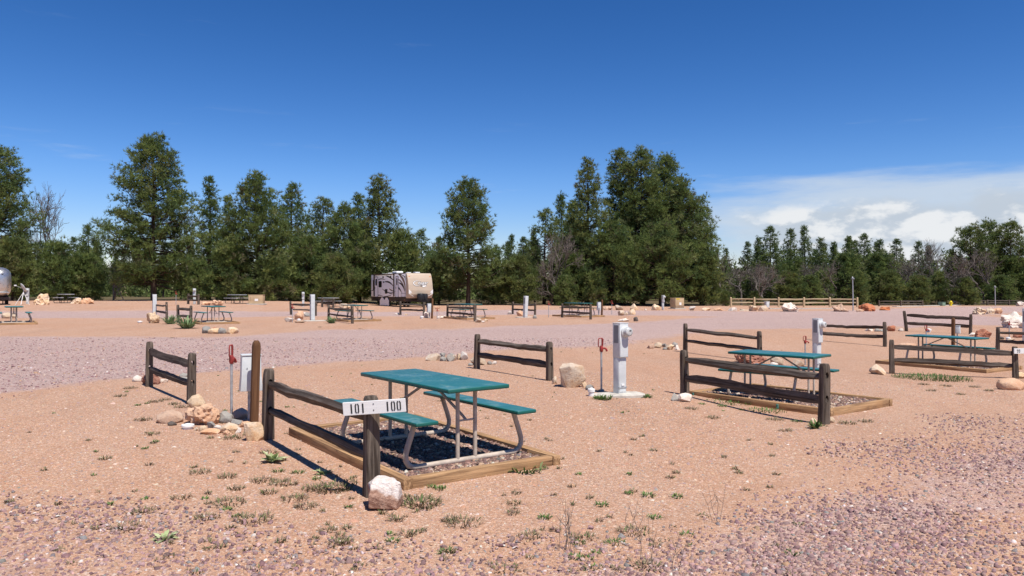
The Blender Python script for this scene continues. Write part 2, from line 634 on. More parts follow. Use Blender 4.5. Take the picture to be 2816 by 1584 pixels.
def grid_sheet(name, xs, ys, up, mat, keep=None, attr=None):
    X, Y = np.meshgrid(xs, ys)
    Z = g(X, Y) + up
    if attr is not None:
        Z = Z - 0.03 * (1 - ss(0.0, 0.14, attr))          # the rim runs down into the soil
    nx, ny = len(xs), len(ys)
    V = np.stack([X.ravel(), Y.ravel(), Z.ravel()], 1)
    i = np.arange(nx * ny).reshape(ny, nx)
    F = np.stack([i[:-1, :-1].ravel(), i[:-1, 1:].ravel(), i[1:, 1:].ravel(), i[1:, :-1].ravel()], 1)
    a = None
    if keep is not None:
        k = keep.ravel()
        F = F[k[F].any(1)]
        used = np.unique(F)
        remap = -np.ones(len(V), int)
        remap[used] = np.arange(len(used))
        V, F = V[used], remap[F]
        if attr is not None:
            a = attr.ravel()[used]
    elif attr is not None:
        a = attr.ravel()
    me = np_mesh(name, V, F, mat, smooth=True)
    if a is not None:
        at = me.attributes.new('road', 'FLOAT', 'POINT')
        at.data.foreach_set('value', a.astype(np.float32))
    return tag(link(name, me), kind='structure')


gx = axis_lines([(-1500, -200, 100), (-200, -70, 10), (-70, 60, 0.8), (60, 200, 10), (200, 1500, 100)])
gy = axis_lines([(-300, -20, 40), (-20, 4, 2), (4, 62, 0.7), (62, 120, 3), (120, 300, 20), (300, 2500, 200)])
grid_sheet('ground', gx, gy, 0.0, M['ground'])


def poly_world(px):
    return np.array([P(u, v).xy[:] for u, v in px])


def sdist(poly, X, Y):
    """signed distance to a polygon, positive inside"""
    pts = np.stack([X.ravel(), Y.ravel()], 1)
    d2 = np.full(len(pts), 1e18)
    inside = np.zeros(len(pts), bool)
    n = len(poly)
    for i in range(n):
        a, b = poly[i], poly[(i + 1) % n]
        ab = b - a
        t = np.clip(((pts - a) @ ab) / max(ab @ ab, 1e-9), 0, 1)
        q = a + t[:, None] * ab - pts
        d2 = np.minimum(d2, (q * q).sum(1))
        c = ((a[1] > pts[:, 1]) != (b[1] > pts[:, 1]))
        with np.errstate(divide='ignore', invalid='ignore'):
            xi = (b[0] - a[0]) * (pts[:, 1] - a[1]) / (b[1] - a[1]) + a[0]
        inside ^= c & (pts[:, 0] < xi)
    d = np.sqrt(d2)
    return np.where(inside, d, -d).reshape(np.shape(X))


ROAD_A = poly_world([(-500, 1120), (0, 1085), (300, 1045), (600, 1022), (900, 998), (1200, 980), (1330, 964), (1600, 956), (1720, 946), (1880, 920), (2000, 907),
                     (2250, 903), (2440, 896), (2500, 902), (2660, 893), (2816, 898), (3300, 915), (3300, 846), (2816, 843), (2620, 843), (2450, 849), (2400, 853),
                     (2150, 857), (1900, 855), (1700, 854), (1500, 852), (1400, 852), (1240, 857), (1000, 858), (700, 857), (300, 855), (0, 856), (-500, 860)])
ISLE_1 = poly_world([(-500, 874), (0, 875), (300, 875), (560, 875), (800, 870), (1100, 870), (1400, 866), (1500, 866), (1700, 868), (1850, 868), (1960, 871),
                     (1880, 877), (1750, 887), (1550, 894), (1400, 896), (1250, 906), (900, 907), (600, 929), (300, 926), (0, 926), (-500, 940)])
ISLE_2 = poly_world([(2690, 868), (2760, 863), (2816, 858), (3300, 860), (3300, 878), (2816, 876), (2750, 873)])
ROAD_C = poly_world([(-900, 1455), (0, 1472), (250, 1505), (500, 1545), (850, 1590), (1150, 1605), (1450, 1580), (1750, 1490), (2050, 1400), (2300, 1325), (2550, 1240),
                     (2816, 1165), (3500, 1040), (4200, 1120), (3500, 1330), (2816, 1470), (2620, 1520), (2450, 1620), (2300, 2600), (-300, 2600), (-900, 1700)])


def road_near(X, Y):
    return sdist(ROAD_C, X, Y)


def road_mid(X, Y):
    return np.minimum(np.minimum(sdist(ROAD_A, X, Y), -sdist(ISLE_1, X, Y)), -sdist(ISLE_2, X, Y))


xs = axis_lines([(-45, 60, 0.4)])
ys = axis_lines([(10, 30, 0.3), (30, 95, 0.5)])
XX, YY = np.meshgrid(xs, ys)
d = road_mid(XX, YY)
soft = 0.25 + 0.035 * YY
grid_sheet('gravel_road', xs, ys, 0.006, M['ground'], d > -soft, np.clip((d + soft) / (2 * soft), 0, 1))
xs = axis_lines([(-9, 14, 0.15)])
ys = axis_lines([(1.2, 13, 0.15)])
XX, YY = np.meshgrid(xs, ys)
d = road_near(XX, YY)
grid_sheet('gravel_drive', xs, ys, 0.006, M['ground'], d > -0.55, np.clip((d + 0.55) / 1.1, 0, 1) * 0.50)


def floor_material():
    k = Mat('forest_litter', 0.95, 0.1)
    v = k.coord('Object')
    n = k.noise(v, 0.5, 6, 0.65)
    k.base(k.mix(k.rng(n, 0.35, 0.65), (0.15, 0.10, 0.06), (0.075, 0.07, 0.03)))
    k.bump(k.noise(v, 3.0, 5), 0.6, 0.1)
    return k.m


grid_sheet('forest_floor', axis_lines([(-120, 150, 4)]), axis_lines([(83, 260, 4)]), 0.02, floor_material())

# ------------------------------------------------------------------ loose stones on the ground
PURPLE = np.array([(0.20, 0.112, 0.110), (0.28, 0.168, 0.160), (0.38, 0.24, 0.22), (0.47, 0.315, 0.27), (0.46, 0.275, 0.175), (0.22, 0.20, 0.195), (0.64, 0.55, 0.50)])
PUR_W = np.array([0.20, 0.27, 0.22, 0.14, 0.09, 0.05, 0.03])
GRIT = np.array([(0.47, 0.265, 0.165), (0.50, 0.32, 0.22), (0.40, 0.225, 0.145), (0.54, 0.40, 0.30), (0.68, 0.59, 0.51), (0.28, 0.245, 0.23), (0.34, 0.225, 0.20)])
GRIT_W = np.array([0.29, 0.27, 0.17, 0.12, 0.012, 0.04, 0.098])
CUBE = np.array([(x, y, z) for z in (-1, 1) for y in (-1, 1) for x in (-1, 1)], float)
CUBE_F = np.array([(0, 2, 3, 1), (4, 5, 7, 6), (0, 1, 5, 4), (2, 6, 7, 3), (0, 4, 6, 2), (1, 3, 7, 5)])


def stone_mesh(name, X, Y, Z, R, C):
    n = len(X)
    loc = CUBE[None] * (0.45 + 0.75 * nrg.random((n, 8, 3)))
    loc *= (R[:, None] * np.stack([0.8 + 0.5 * nrg.random(n), 0.6 + 0.4 * nrg.random(n), 0.38 + 0.34 * nrg.random(n)], 1))[:, None, :]
    loc[:, 4:, :2] *= 0.62 + 0.3 * nrg.random((n, 1, 1))
    # tip each stone a little, then spin it
    ti = nrg.normal(0, 0.35, n)
    c, s = np.cos(ti)[:, None], np.sin(ti)[:, None]
    y, z = loc[:, :, 1] * c - loc[:, :, 2] * s, loc[:, :, 1] * s + loc[:, :, 2] * c
    w = nrg.random(n) * 6.283
    c, s = np.cos(w)[:, None], np.sin(w)[:, None]
    x, y = loc[:, :, 0] * c - y * s, loc[:, :, 0] * s + y * c
    V = np.stack([x + X[:, None], y + Y[:, None], z + (Z + R * 0.22)[:, None]], 2).reshape(-1, 3)
    F = (CUBE_F[1:][None] + (np.arange(n) * 8)[:, None, None]).reshape(-1, 4)
    col = np.repeat(C, 8, 0)
    return np_mesh(name, V, F, M['stones'], col)


def chip_mesh(name, X, Y, Z, R, C):
    """small angular chips: four-sided splinters lying on the soil"""
    n = len(X)
    q = np.array([(-1, -1, -0.2), (1, -1, -0.2), (1, 1, -0.2), (-1, 1, -0.2), (0, 0, 0.62)], float)
    loc = q[None] + nrg.uniform(-0.5, 0.5, (n, 5, 3)) * np.array([1, 1, 0.3])
    loc *= (R[:, None] * np.stack([0.8 + 0.6 * nrg.random(n), 0.5 + 0.5 * nrg.random(n), 0.6 + 0.6 * nrg.random(n)], 1))[:, None, :]
    w = nrg.random(n) * 6.283
    c, s = np.cos(w)[:, None], np.sin(w)[:, None]
    x, y = loc[:, :, 0] * c - loc[:, :, 1] * s, loc[:, :, 0] * s + loc[:, :, 1] * c
    V = np.stack([x + X[:, None], y + Y[:, None], loc[:, :, 2] + Z[:, None]], 2).reshape(-1, 3)
    F = (np.array([(0, 1, 4), (1, 2, 4), (2, 3, 4), (3, 0, 4)])[None] + (np.arange(n) * 5)[:, None, None]).reshape(-1, 3)
    return np_mesh(name, V, F, M['stones'], np.repeat(C, 5, 0))


def palette(cols, w, n):
    c = cols[nrg.choice(len(cols), n, p=w / w.sum())]
    return np.clip(c * (0.8 + 0.4 * nrg.random((n, 1))) * (0.94 + 0.12 * nrg.random((n, 3))), 0.02, 0.85)


def scatter(n, y0, y1, power):
    t = nrg.random(n)
    q = 2.0 - power
    Y = (y0 ** q + t * (y1 ** q - y0 ** q)) ** (1 / q)
    X = (nrg.random(n) * 1.64 - 0.82) * Y
    return X, Y


# dense stones of the drive in the foreground and of the roads
X, Y = scatter(190000, 3.6, 15, 1.0)
dn = road_near(X, Y)
patch = np.array([mnoise.noise((a * 0.55, b * 0.55, 3.1)) for a, b in zip(X, Y)])
pr = np.clip((dn + 0.9 + patch * 1.5) / 1.9, 0, 1) * (0.62 + 0.9 * patch)
keep = nrg.random(len(X)) < np.clip(pr, 0, 1) * 0.95
X, Y = X[keep], Y[keep]
R = np.exp(nrg.normal(math.log(0.0105), 0.30, len(X)))
tag(link('drive_gravel', stone_mesh('drive_gravel', X, Y, g(X, Y) + 0.006, R, palette(PURPLE, PUR_W, len(X)))),
    'loose purple and pink crushed stone across the foreground drive', 'gravel', kind='stuff')
X, Y = scatter(150000, 3.6, 16, 0.9)
dn = np.maximum(road_near(X, Y), -9)
keep = (dn < 0.3)
X, Y = X[keep], Y[keep]
R = np.exp(nrg.normal(math.log(0.0072), 0.42, len(X)))
tag(link('pebbles', chip_mesh('pebbles', X, Y, g(X, Y), R, palette(GRIT, GRIT_W, len(X)))),
    'small loose pebbles and grit strewn over the orange soil', 'gravel', kind='stuff')
X, Y = scatter(30000, 11, 26, 1.2)
keep = nrg.random(len(X)) < np.clip((road_mid(X, Y) + 0.6) / 1.2, 0, 1)
X, Y = X[keep], Y[keep]
R = np.exp(nrg.normal(math.log(0.013), 0.35, len(X)))
tag(link('road_gravel', stone_mesh('road_gravel', X, Y, g(X, Y) + 0.006, R, palette(PURPLE, PUR_W, len(X)))),
    'loose purple crushed stone on the gravel road behind the front tables', 'gravel', kind='stuff')

# ------------------------------------------------------------------ rail fences
AX = Vector((0.567, -0.823, 0))                  # the camp is laid out along this direction
YAW = math.atan2(AX.y, AX.x)


def post_mesh(seed, holes=True, notch=False, blind=False):
    r = random.Random(seed)
    mb = MB()
    rings, n = 9, 8
    zs = [-0.12, 0.0, 0.15, 0.32, 0.5, 0.68, 0.86, 0.965, 0.995]
    base = [(-1, -0.72), (-0.72, -1), (0.72, -1), (1, -0.72), (1, 0.72), (0.72, 1), (-0.72, 1), (-1, 0.72)]
    jit = [(r.uniform(-.07, .07), r.uniform(-.07, .07)) for _ in range(n)]
    vs = []
    for k, z in enumerate(zs):
        sc = 1.0 if k < 7 else (0.93 if k == 7 else 0.72)
        wx, wy = 0.049 * (1.08 - 0.12 * z), 0.055 * (1.08 - 0.12 * z)
        ox, oy = 0.006 * math.sin(3 * z + seed), 0.006 * math.cos(2.3 * z + seed)
        for (x, y), (jx, jy) in zip(base, jit):
            vs.append(((x + jx + r.uniform(-.03, .03)) * wx * sc + ox, (y + jy + r.uniform(-.03, .03)) * wy * sc + oy, z))
    fs = [(k * n + j, k * n + (j + 1) % n, (k + 1) * n + (j + 1) % n, (k + 1) * n + j) for k in range(rings - 1) for j in range(n)]
    fs += [tuple(reversed(range(n))), tuple((rings - 1) * n + j for j in range(n))]
    mb.add(vs, fs)
    me = mb.mesh('post', M['post'], smooth=35)
    if holes:
        cut = MB()
        for z in (0.42, 0.80):
            pr = [(0.027 * math.cos(a), z + 0.060 * math.sin(a)) for a in [2 * math.pi * i / 12 for i in range(12)]]
            cut.prism(pr, 0.0 if blind else -0.2, 0.2, lambda a, b, d: (d, a, b))
        if notch:
            cut.box((-0.07, 0, 0.85), (0.10, 0.3, 0.10))
        cm = cut.mesh('cut', M['post'])
        o = bpy.data.objects.new('tmp', me)
        c = bpy.data.objects.new('tmpc', cm)
        COL.objects.link(o)
        COL.objects.link(c)
        md = o.modifiers.new('b', 'BOOLEAN')
        md.operation = 'DIFFERENCE'
        md.solver = 'EXACT'
        md.object = c
        dg = bpy.context.evaluated_depsgraph_get()
        me2 = bpy.data.meshes.new_from_object(o.evaluated_get(dg))
        bpy.data.objects.remove(o)
        bpy.data.objects.remove(c)
        bpy.data.meshes.remove(cm)
        if len(me2.polygons) > 40:
            me = me2
            me.name = 'post'
            me.polygons.foreach_set('use_smooth', [True] * len(me.polygons))
            me.set_sharp_from_angle(angle=math.radians(35))
    return me


POSTS = [post_mesh(s) for s in (1, 2, 3, 4)]
POST_NOTCH = post_mesh(9, True, True)
POST_BLIND = post_mesh(2, True, False, True)


def rail_mesh(L, seed, thick=1.0, mat=None, sag=0.0):
    r = random.Random(seed)
    n, k = 6, 16
    ang = [2 * math.pi * j / n + r.uniform(-.25, .25) for j in range(n)]
    rad = [r.uniform(0.66, 1.32) for _ in range(n)]
    vs = []
    ph = r.uniform(0, 6)
    for i in range(k):
        t = i / (k - 1)
        e = min(t, 1 - t)
        tap = 0.62 + 0.38 * min(1, e / 0.09)
        dz = 0.004 * math.sin(3.2 * t + ph) + 0.004 * math.sin(11 * t + 2 * ph) + r.uniform(-.004, .004) - sag * 4 * t * (1 - t)
        dy = 0.010 * math.sin(3.1 * t + 2.2 * ph)
        step = 0.012 if r.random() < 0.12 else 0.0
        for j in range(n):
            q = rad[j] * (1 + 0.10 * math.sin(6 * t + j * 2 + ph) + r.uniform(-.07, .07))
            vs.append((L * (t - 0.5), math.cos(ang[j]) * 0.036 * q * tap * thick + dy, math.sin(ang[j]) * 0.057 * q * tap * thick + dz - step))
    fs = [(i * n + j, i * n + (j + 1) % n, (i + 1) * n + (j + 1) % n, (i + 1) * n + j) for i in range(k - 1) for j in range(n)]
    fs += [tuple(reversed(range(n))), tuple((k - 1) * n + j for j in range(n))]
    return MB().add(vs, fs).mesh('rail', mat or M['rail'], smooth=14)


FENCE_GROUP = 'dark two-rail fence sections of the campsites'


def fence(label, a, b, ha, hb, seed, lean_a=(0, 0), lean_b=(0, 0), notch=False, thick=1.0, sag=0.0, extra_rail=0.0):
    """two posts and two rails; a and b are ground points"""
    mid = (a + b) / 2
    yaw = math.atan2(b.y - a.y, b.x - a.x)
    L = math.hypot(b.x - a.x, b.y - a.y)
    t = empty('rail_fence', mid, yaw, label, 'fence', FENCE_GROUP)
    r = random.Random(seed)
    for k, (s, h, ln, gp) in enumerate(((-1, ha, lean_a, a), (1, hb, lean_b, b))):
        me = POST_NOTCH if (notch and k == 0) else POSTS[(seed + k) % 4]
        if seed == 1:
            me = POST_BLIND
        p = link('post', me, t, (s * L / 2, 0, gp.z - mid.z))
        p.scale = (thick, thick, h)
        p.rotation_euler = (ln[1], ln[0], 0 if notch and k == 0 else math.pi * k if seed == 1 else r.choice((0, math.pi)))
    for hz in (0.42, 0.80):
        za, zb = a.z - mid.z + ha * hz - 0.02, b.z - mid.z + hb * hz - 0.02
        xa = -L / 2 + lean_a[0] * ha * hz - 0.04
        xb = L / 2 + lean_b[0] * hb * hz + (0.005 if seed == 1 else 0.04)
        Lr = math.hypot(xb - xa, zb - za)
        o = link('rail', rail_mesh(Lr, seed * 7 + int(hz * 10), thick, sag=sag), t, ((xa + xb) / 2, 0, (za + zb) / 2))
        o.rotation_euler = (0, -math.atan2(zb - za, xb - xa), 0)
    return t


fence('weathered rail fence beside the front picnic table, carrying the 101 and 100 board', P(738.5, 1207.4), P(1020.6, 1364), 0.815, 0.835, 1, (0.06, 0), (0.03, 0), thick=1.04)
fence('grey-brown rail fence at far left in front of the red post and hydrant', P(411.6, 1062.6), P(527.7, 1111), 0.80, 0.77, 2)
fence('dark rail fence standing alone behind the front table, left of the cream boulder', P(1312.4, 1013.8), P(1510.6, 1046.3), 0.76, 0.74, 3, (0, 0), (0.02, 0), thick=1.05)
fence('dark rail fence in front of the second green table, middle right', P(1882, 1086), P(2265, 1166.4), HP(1882, 1086, 962), HP(2265, 1166.4, 999), 4, thick=1.12)
fence('dark rail fence behind the second green table, against the gravel road', P(1884, 968.5), P(2088, 994), HP(1884, 968.5, 889), HP(2088, 994, 910), 5)
fence('thin sagging rail fence running right from behind the second grey meter pedestal', P(2242, 936), P(2432.6, 953.2), HP(2242, 936, 882), HP(2432.6, 953.2, 884.7), 6, sag=0.02)
fence('leaning rail fence behind the brown post at right, on the road edge', P(2492, 911), P(2668, 919), 0.82, 0.76, 7, (0.09, 0), (0.04, 0))
fence('rail fence with a notched post before the third green table, lower right', P(2452, 1027.4), P(2791, 1040.7), HP(2452, 1027.4, 933.6), HP(2791, 1040.7, 952.4), 8, notch=True, thick=1.1)
fence('dark rail fence cut off by the right edge of the picture', P(2743.7, 964), P(2960, 984), HP(2743.7, 964, 899.7), HP(2960, 984, 905), 9)
fence('short rail fence beside the plain grey pedestal at far left', P(427, 872), P(458.4, 878.6), 0.88, 0.93, 10)
fence('small rail fence between green clumps, left of the far left green table', P(489.5, 888), P(525, 891), 0.86, 0.84, 11)
fence('rail fence with a leaning post behind the tall grey pedestal, left of centre', P(800.7, 865.7), P(868, 869), 0.84, 0.85, 12, (0.12, 0))
fence('rail fence in front of the green table left of the parked trailer', P(903.6, 880), P(968.9, 890), 0.79, 0.81, 13)
fence('rail fence directly in front of the parked trailer', P(1101.3, 866.2), P(1166, 868.5), 0.86, 0.82, 14)
fence('rail fence in front of the green table right of the parked trailer', P(1230.8, 874.4), P(1306, 884), 0.76, 0.85, 15)
fence('rail fence behind the leaning grey pedestal in the middle distance', P(1410, 863.9), P(1471.2, 867), 0.80, 0.79, 16)
fence('rail fence in front of the farthest green table, before the tall pines', P(1546, 872.8), P(1624, 878.6), 0.79, 0.82, 17)
fence('distant dark rail fence by the grey table left of the trailer', PD(886, 63), PD(917, 61.5), 0.78, 0.80, 18, thick=1.3)
fence('tiny distant rail fence beside the far left meter pedestal', PD(518, 58), PD(546, 57), 0.80, 0.80, 19, thick=1.3)

# the long pale fence at the wood edge on the right and the dark one beyond it
lf = empty('long_rail_fence', PD(2190, 76), 0, 'long pale new rail fence before the bare trees on the right', 'fence')
us = [2010, 2074.5, 2141.5, 2211, 2282, 2357.5]
for i, u in enumerate(us):
    q = PD(u, 76 - 0.3 * i) - lf.location
    o = link('post', POSTS[i % 4].copy(), lf, q)
    o.data.materials.clear()
    o.data.materials.append(M['new_post'])
    o.scale = (1.7, 1.5, 0.98)
    if i:
        for hz in (0.45, 0.83):
            m_ = (q + prev) / 2 + Vector((0, 0, hz * 0.93))
            L = (q - prev).length
            r_ = link('rail', rail_mesh(L, 60 + i * 3 + int(hz * 9), 1.25, M['new_wood'], sag=0.03 if i == 3 else 0), lf, m_)
            r_.rotation_euler = (0, 0, math.atan2(q.y - prev.y, q.x - prev.x))
    prev = q
for nm, ulist, D, lab in (('long_rail_fence', [2417, 2477.5, 2537], 79, 'distant dark rail fence before young pines right of the pale fence'),
                          ('long_rail_fence', [2660, 2715, 2775, 2830], 84, 'far dark rail fence along the wood near the right edge')):
    df = empty(nm, PD(ulist[0], D), 0, lab, 'fence')
    for i, u in enumerate(ulist):
        q = PD(u, D) - df.location
        o = link('post', POSTS[i % 4], df, q)
        o.scale = (1.5, 1.5, 0.62)
        if i:
            for hz in (0.24, 0.50):
                r_ = link('rail', rail_mesh((q - prev).length, 90 + i + int(hz * 10), 1.3), df, (q + prev) / 2 + Vector((0, 0, hz)))
                r_.rotation_euler = (0, 0, math.atan2(q.y - prev.y, q.x - prev.x))
        prev = q

# ------------------------------------------------------------------ number boards
def sign_material():
    k = Mat('white_painted_board', 0.75, 0.2)
    v = k.coord('Object', (2, 20, 34))
    n = k.noise(v, 1.0, 6, 0.7)
    k.base(k.mix(k.rng(n, 0.60, 0.72), (0.74, 0.73, 0.70), (0.34, 0.31, 0.28)))
    k.bump(n, 0.4, 0.004)
    return k.m


M['sign'] = sign_material()
M['ink'] = speckled('black_stencil_paint', (0.035, 0.035, 0.035), 0.5, 40, 0.8)
GL = {  # stencil characters as bars: x0, x1, z0, z1 in a 0.6 x 1 cell
    '1': [(0.22, 0.42, 0, 1)],
    '0': [(0, 0.17, 0.12, 0.88), (0.43, 0.60, 0.12, 0.88), (0.08, 0.25, 0.88, 1), (0.35, 0.52, 0.88, 1), (0.08, 0.25, 0, 0.12), (0.35, 0.52, 0, 0.12)],
    '9': [(0, 0.17, 0.58, 0.9), (0.43, 0.60, 0.12, 0.9), (0.08, 0.25, 0.88, 1), (0.35, 0.52, 0.88, 1), (0.10, 0.40, 0.46, 0.58), (0.08, 0.25, 0, 0.12), (0.33, 0.50, 0, 0.12)],
    '8': [(0, 0.17, 0.56, 0.9), (0.43, 0.60, 0.56, 0.9), (0, 0.17, 0.1, 0.46), (0.43, 0.60, 0.1, 0.46), (0.1, 0.5, 0.89, 1), (0.1, 0.5, 0.455, 0.565), (0.1, 0.5, 0, 0.11)],
}


def number_board(label, centre, L, H, yaw, tilt, left, right, ch, gaps):
    t = empty('number_board', centre, 0, label, 'sign', 'white number boards on fence posts')
    t.rotation_euler = (0, tilt, yaw)
    MB().box((0, 0, 0), (L, 0.02, H)).build('board', M['sign'], t, bevel=0.002, seg=1)
    for s, x0 in ((left, gaps[0]), (right, gaps[1])):
        x = x0
        for c in s:
            mb = MB()
            for a, b, z0, z1 in GL[c]:
                mb.box((x + (a + b) / 2 * ch * 0.75, -0.0115, ((z0 + z1) / 2 - 0.5) * ch), ((b - a) * ch * 0.8, 0.002, (z1 - z0) * ch))
            mb.build('digit', M['ink'], t)
            x += ch * 0.62
    for z in (0.028, -0.022):
        MB().lathe([(0.005, 0), (0.0045, 0.003)], 8, (-0.005, -0.0105, z), 'Y').build('nail', M['ink'], t)
    return t


# board on the front fence: centre at the post top, its face turned a little left
pb = P(1020.6, 1364)
cb = Vector((pb.x + 0.045, pb.y - 0.095, 0.752))
number_board('white board lettered 101 : 100 on the front fence post', cb, 0.515, 0.108, math.radians(-2), math.radians(-4.2), '101', '100', 0.076, (-0.205, 0.092))
pc = P(2791, 1040.7)
number_board('white board numbered 99 on the fence post at the right picture edge', Vector((pc.x + 0.16, pc.y - 0.11, pc.z + HP(2791, 1040.7, 964))), 0.56, 0.12, math.radians(6), 0.0, '99', '98', 0.072, (-0.215, 0.08))

# ------------------------------------------------------------------ picnic tables
def table_parts(top_mat, pipe_mat, seat_mat=None):
    t = empty('picnic_table', (0, 0, 0))
    MB().box((0, 0, 0.722), (1.83, 0.70, 0.042)).build('tabletop', top_mat, t, bevel=0.013, seg=3, smooth=40)
    for s in (-1, 1):
        MB().box((0, s * 0.565, 0.449), (1.83, 0.235, 0.038)).build('seat', seat_mat or top_mat, t, bevel=0.012, seg=3, smooth=40)
    for s in (-1, 1):
        x = s * 0.685
        path = []
        for y, z in ((-0.56, 0.43), (-0.575, 0.40), (-0.60, 0.33), (-0.64, 0.22), (-0.662, 0.15), (-0.660, 0.095), (-0.63, 0.045), (-0.575, 0.022), (-0.50, 0.021), (-0.25, 0.021)):
            path.append((x, y, z))
        path += [(x, -y, z) for _, y, z in reversed(path)]
        MB().tube(path, 0.0265, 10).build('frame', pipe_mat, t, smooth=50)
        for q in (-1, 1):
            MB().tube([(x, q * 0.10, 0.035), (x, q * 0.10, 0.70)], 0.0205, 8).build('leg', pipe_mat, t, smooth=50)
        MB().tube([(x - s * 0.01, 0, 0.40), (x - s * 0.06, 0, 0.43), (s * 0.10, 0, 0.67), (s * 0.04, 0, 0.695)], 0.0145, 6).build('brace', pipe_mat, t, smooth=50)
        MB().tube([(x, -0.10, 0.40), (x, 0.10, 0.40)], 0.011, 6).build('crossbar', pipe_mat, t, smooth=50)
        MB().box((x, 0, 0.695), (0.045, 0.62, 0.012)).build('bracket', pipe_mat, t)
    return t


TABLE = table_parts(M['table'], M['pipe'])
GREY = table_parts(M['grey_table'], M['dark_pipe'])
used = set()


def table(proto, label, loc, yaw, group, tilt=0.0):
    t = proto if proto.name not in used else copy_tree(proto)
    used.add(proto.name)
    t.location = loc
    t.rotation_euler = (0, tilt, yaw)
    return tag(t, label, 'picnic table', group)


GG, GS = 'green coated picnic tables on gravel beds', 'grey metal picnic tables by the wood'


# ------------------------------------------------------------------ timber edged gravel beds
def bed(label, c, yaw, L, W, seed, n_stones, split=False, stakes=0):
    """c: ground point of the centre"""
    t = empty('timber_border', c, yaw, label, 'timber border', 'timber borders round the picnic tables')
    w, h = 0.088, 0.092
    for s in (-1, 1):
        for (x0, x1) in (((-L / 2, L / 2),) if not split else ((-L / 2, L * 0.1), (L * 0.1 + 0.004, L / 2))):
            o = MB().box((0, 0, h / 2 - 0.015), (x1 - x0, w, h + 0.03)).build('timber', M['timber'], t, bevel=0.007, seg=2, smooth=35)
            o.location = ((x0 + x1) / 2, s * (W / 2 - w / 2), 0)
    for s in (-1, 1):
        Lw = W - 2 * w - 0.006
        o = MB().box((0, 0, h / 2 - 0.013), (Lw, w, h + 0.024)).build('timber', M['timber'], t, bevel=0.007, seg=2, smooth=35)
        o.location = (s * (L / 2 - w / 2 - 0.01), 0, 0)
        o.rotation_euler = (0, 0, math.pi / 2)
    for k in range(stakes):
        MB().box((-L * 0.45 + k * L * 0.62, -W / 2 - 0.02, 0.035), (0.035, 0.02, 0.07)).build('stake', M['stake'], t, bevel=0.004)
    iw, il = W - 2 * w, L - 2 * w
    f = MB().add([(-il / 2, -iw / 2, 0.045), (il / 2, -iw / 2, 0.045), (il / 2, iw / 2, 0.045), (-il / 2, iw / 2, 0.045)], [(0, 1, 2, 3)]).build('gravel_base', M['bed'], t)
    if n_stones:
        X = (nrg.random(n_stones) - 0.5) * (il - 0.02)
        Y = (nrg.random(n_stones) - 0.5) * (iw - 0.02)
        R = np.exp(nrg.normal(math.log(0.0155), 0.28, n_stones))
        C = palette(BEDC, BED_W, n_stones)
        tag(link('bed_gravel', stone_mesh('bed_gravel', X, Y, 0.046 + 0.006 * nrg.random(n_stones), R, C), t), kind='stuff')
    return t


BEDC = np.array([(0.15, 0.085, 0.07), (0.22, 0.13, 0.105), (0.30, 0.18, 0.14), (0.40, 0.265, 0.19), (0.50, 0.35, 0.24), (0.15, 0.135, 0.125), (0.60, 0.51, 0.43)])
BED_W = np.array([0.24, 0.24, 0.18, 0.14, 0.08, 0.08, 0.04])


def bed_material():
    k = Mat('bed_gravel', 0.93, 0.15)
    v = k.coord('Object')
    vr = k.voro(v, 32.0)
    s = k.n.new('ShaderNodeSeparateColor')
    k.l.new(vr.outputs['Color'], s.inputs[0])
    k.base(k.ramp(s.outputs[0], [(0.0, (0.10, 0.06, 0.05)), (0.35, (0.20, 0.12, 0.095)), (0.7, (0.32, 0.20, 0.15)), (0.95, (0.48, 0.36, 0.27))]))
    k.bump(k.math('MULTIPLY', vr.outputs['Distance'], -1.0), 0.9, 0.02)
    return k.m


M['bed'] = bed_material()
BZ = 0.058


def site(c, yaw, lab_t, lab_b, L, W, seed, n, dx=0.0, dy=0.0, **kw):
    """a bed with its table; c is the bed centre"""
    c = Vector((c[0], c[1], float(g(c[0], c[1]))))
    bed(lab_b, c, yaw, L, W, seed, n, **kw)
    off = Matrix.Rotation(yaw, 3, 'Z') @ Vector((dx, dy, BZ))
    table(TABLE, lab_t, c + off, yaw, GG)


# front site: border corners and table fitted from the photograph
c1 = (Vector((-2.65, 8.96)) + Vector((0.49, 7.38))) / 2
bed('timber border of the gravel bed under the front green table', Vector((c1.x, c1.y, 0)), math.atan2(-2.48, 1.71), 3.02, 1.70, 1, 9000)
table(TABLE, 'green picnic table in the foreground behind the 101 and 100 board', Vector((-0.85, 7.84, BZ)), -0.928, GG)
q1, q2, q3 = P(1910, 1086), P(2280, 1150), P(2431, 1115)
c2 = (q1 + q3) / 2
yw2 = (math.atan2(q2.y - q1.y, q2.x - q1.x) + math.atan2(q3.y - q2.y, q3.x - q2.x) - math.pi / 2) / 2
bed2 = bed('timber border with green stakes under the second green table', c2, yw2, (q2 - q1).length, (q3 - q2).length * 0.92, 2, 5000, stakes=2)
table(TABLE, 'second green picnic table, middle right, behind a dark rail fence', Vector((4.50, 12.78, float(g(4.50, 12.78)) + BZ)), math.radians(-45), GG).scale.x = 0.82
site((11.5, 20.05), math.radians(-58.5), 'third green picnic table at right, behind the notched fence post', 'timber border behind the notched fence post at right', 2.9, 1.75, 3, 2500)
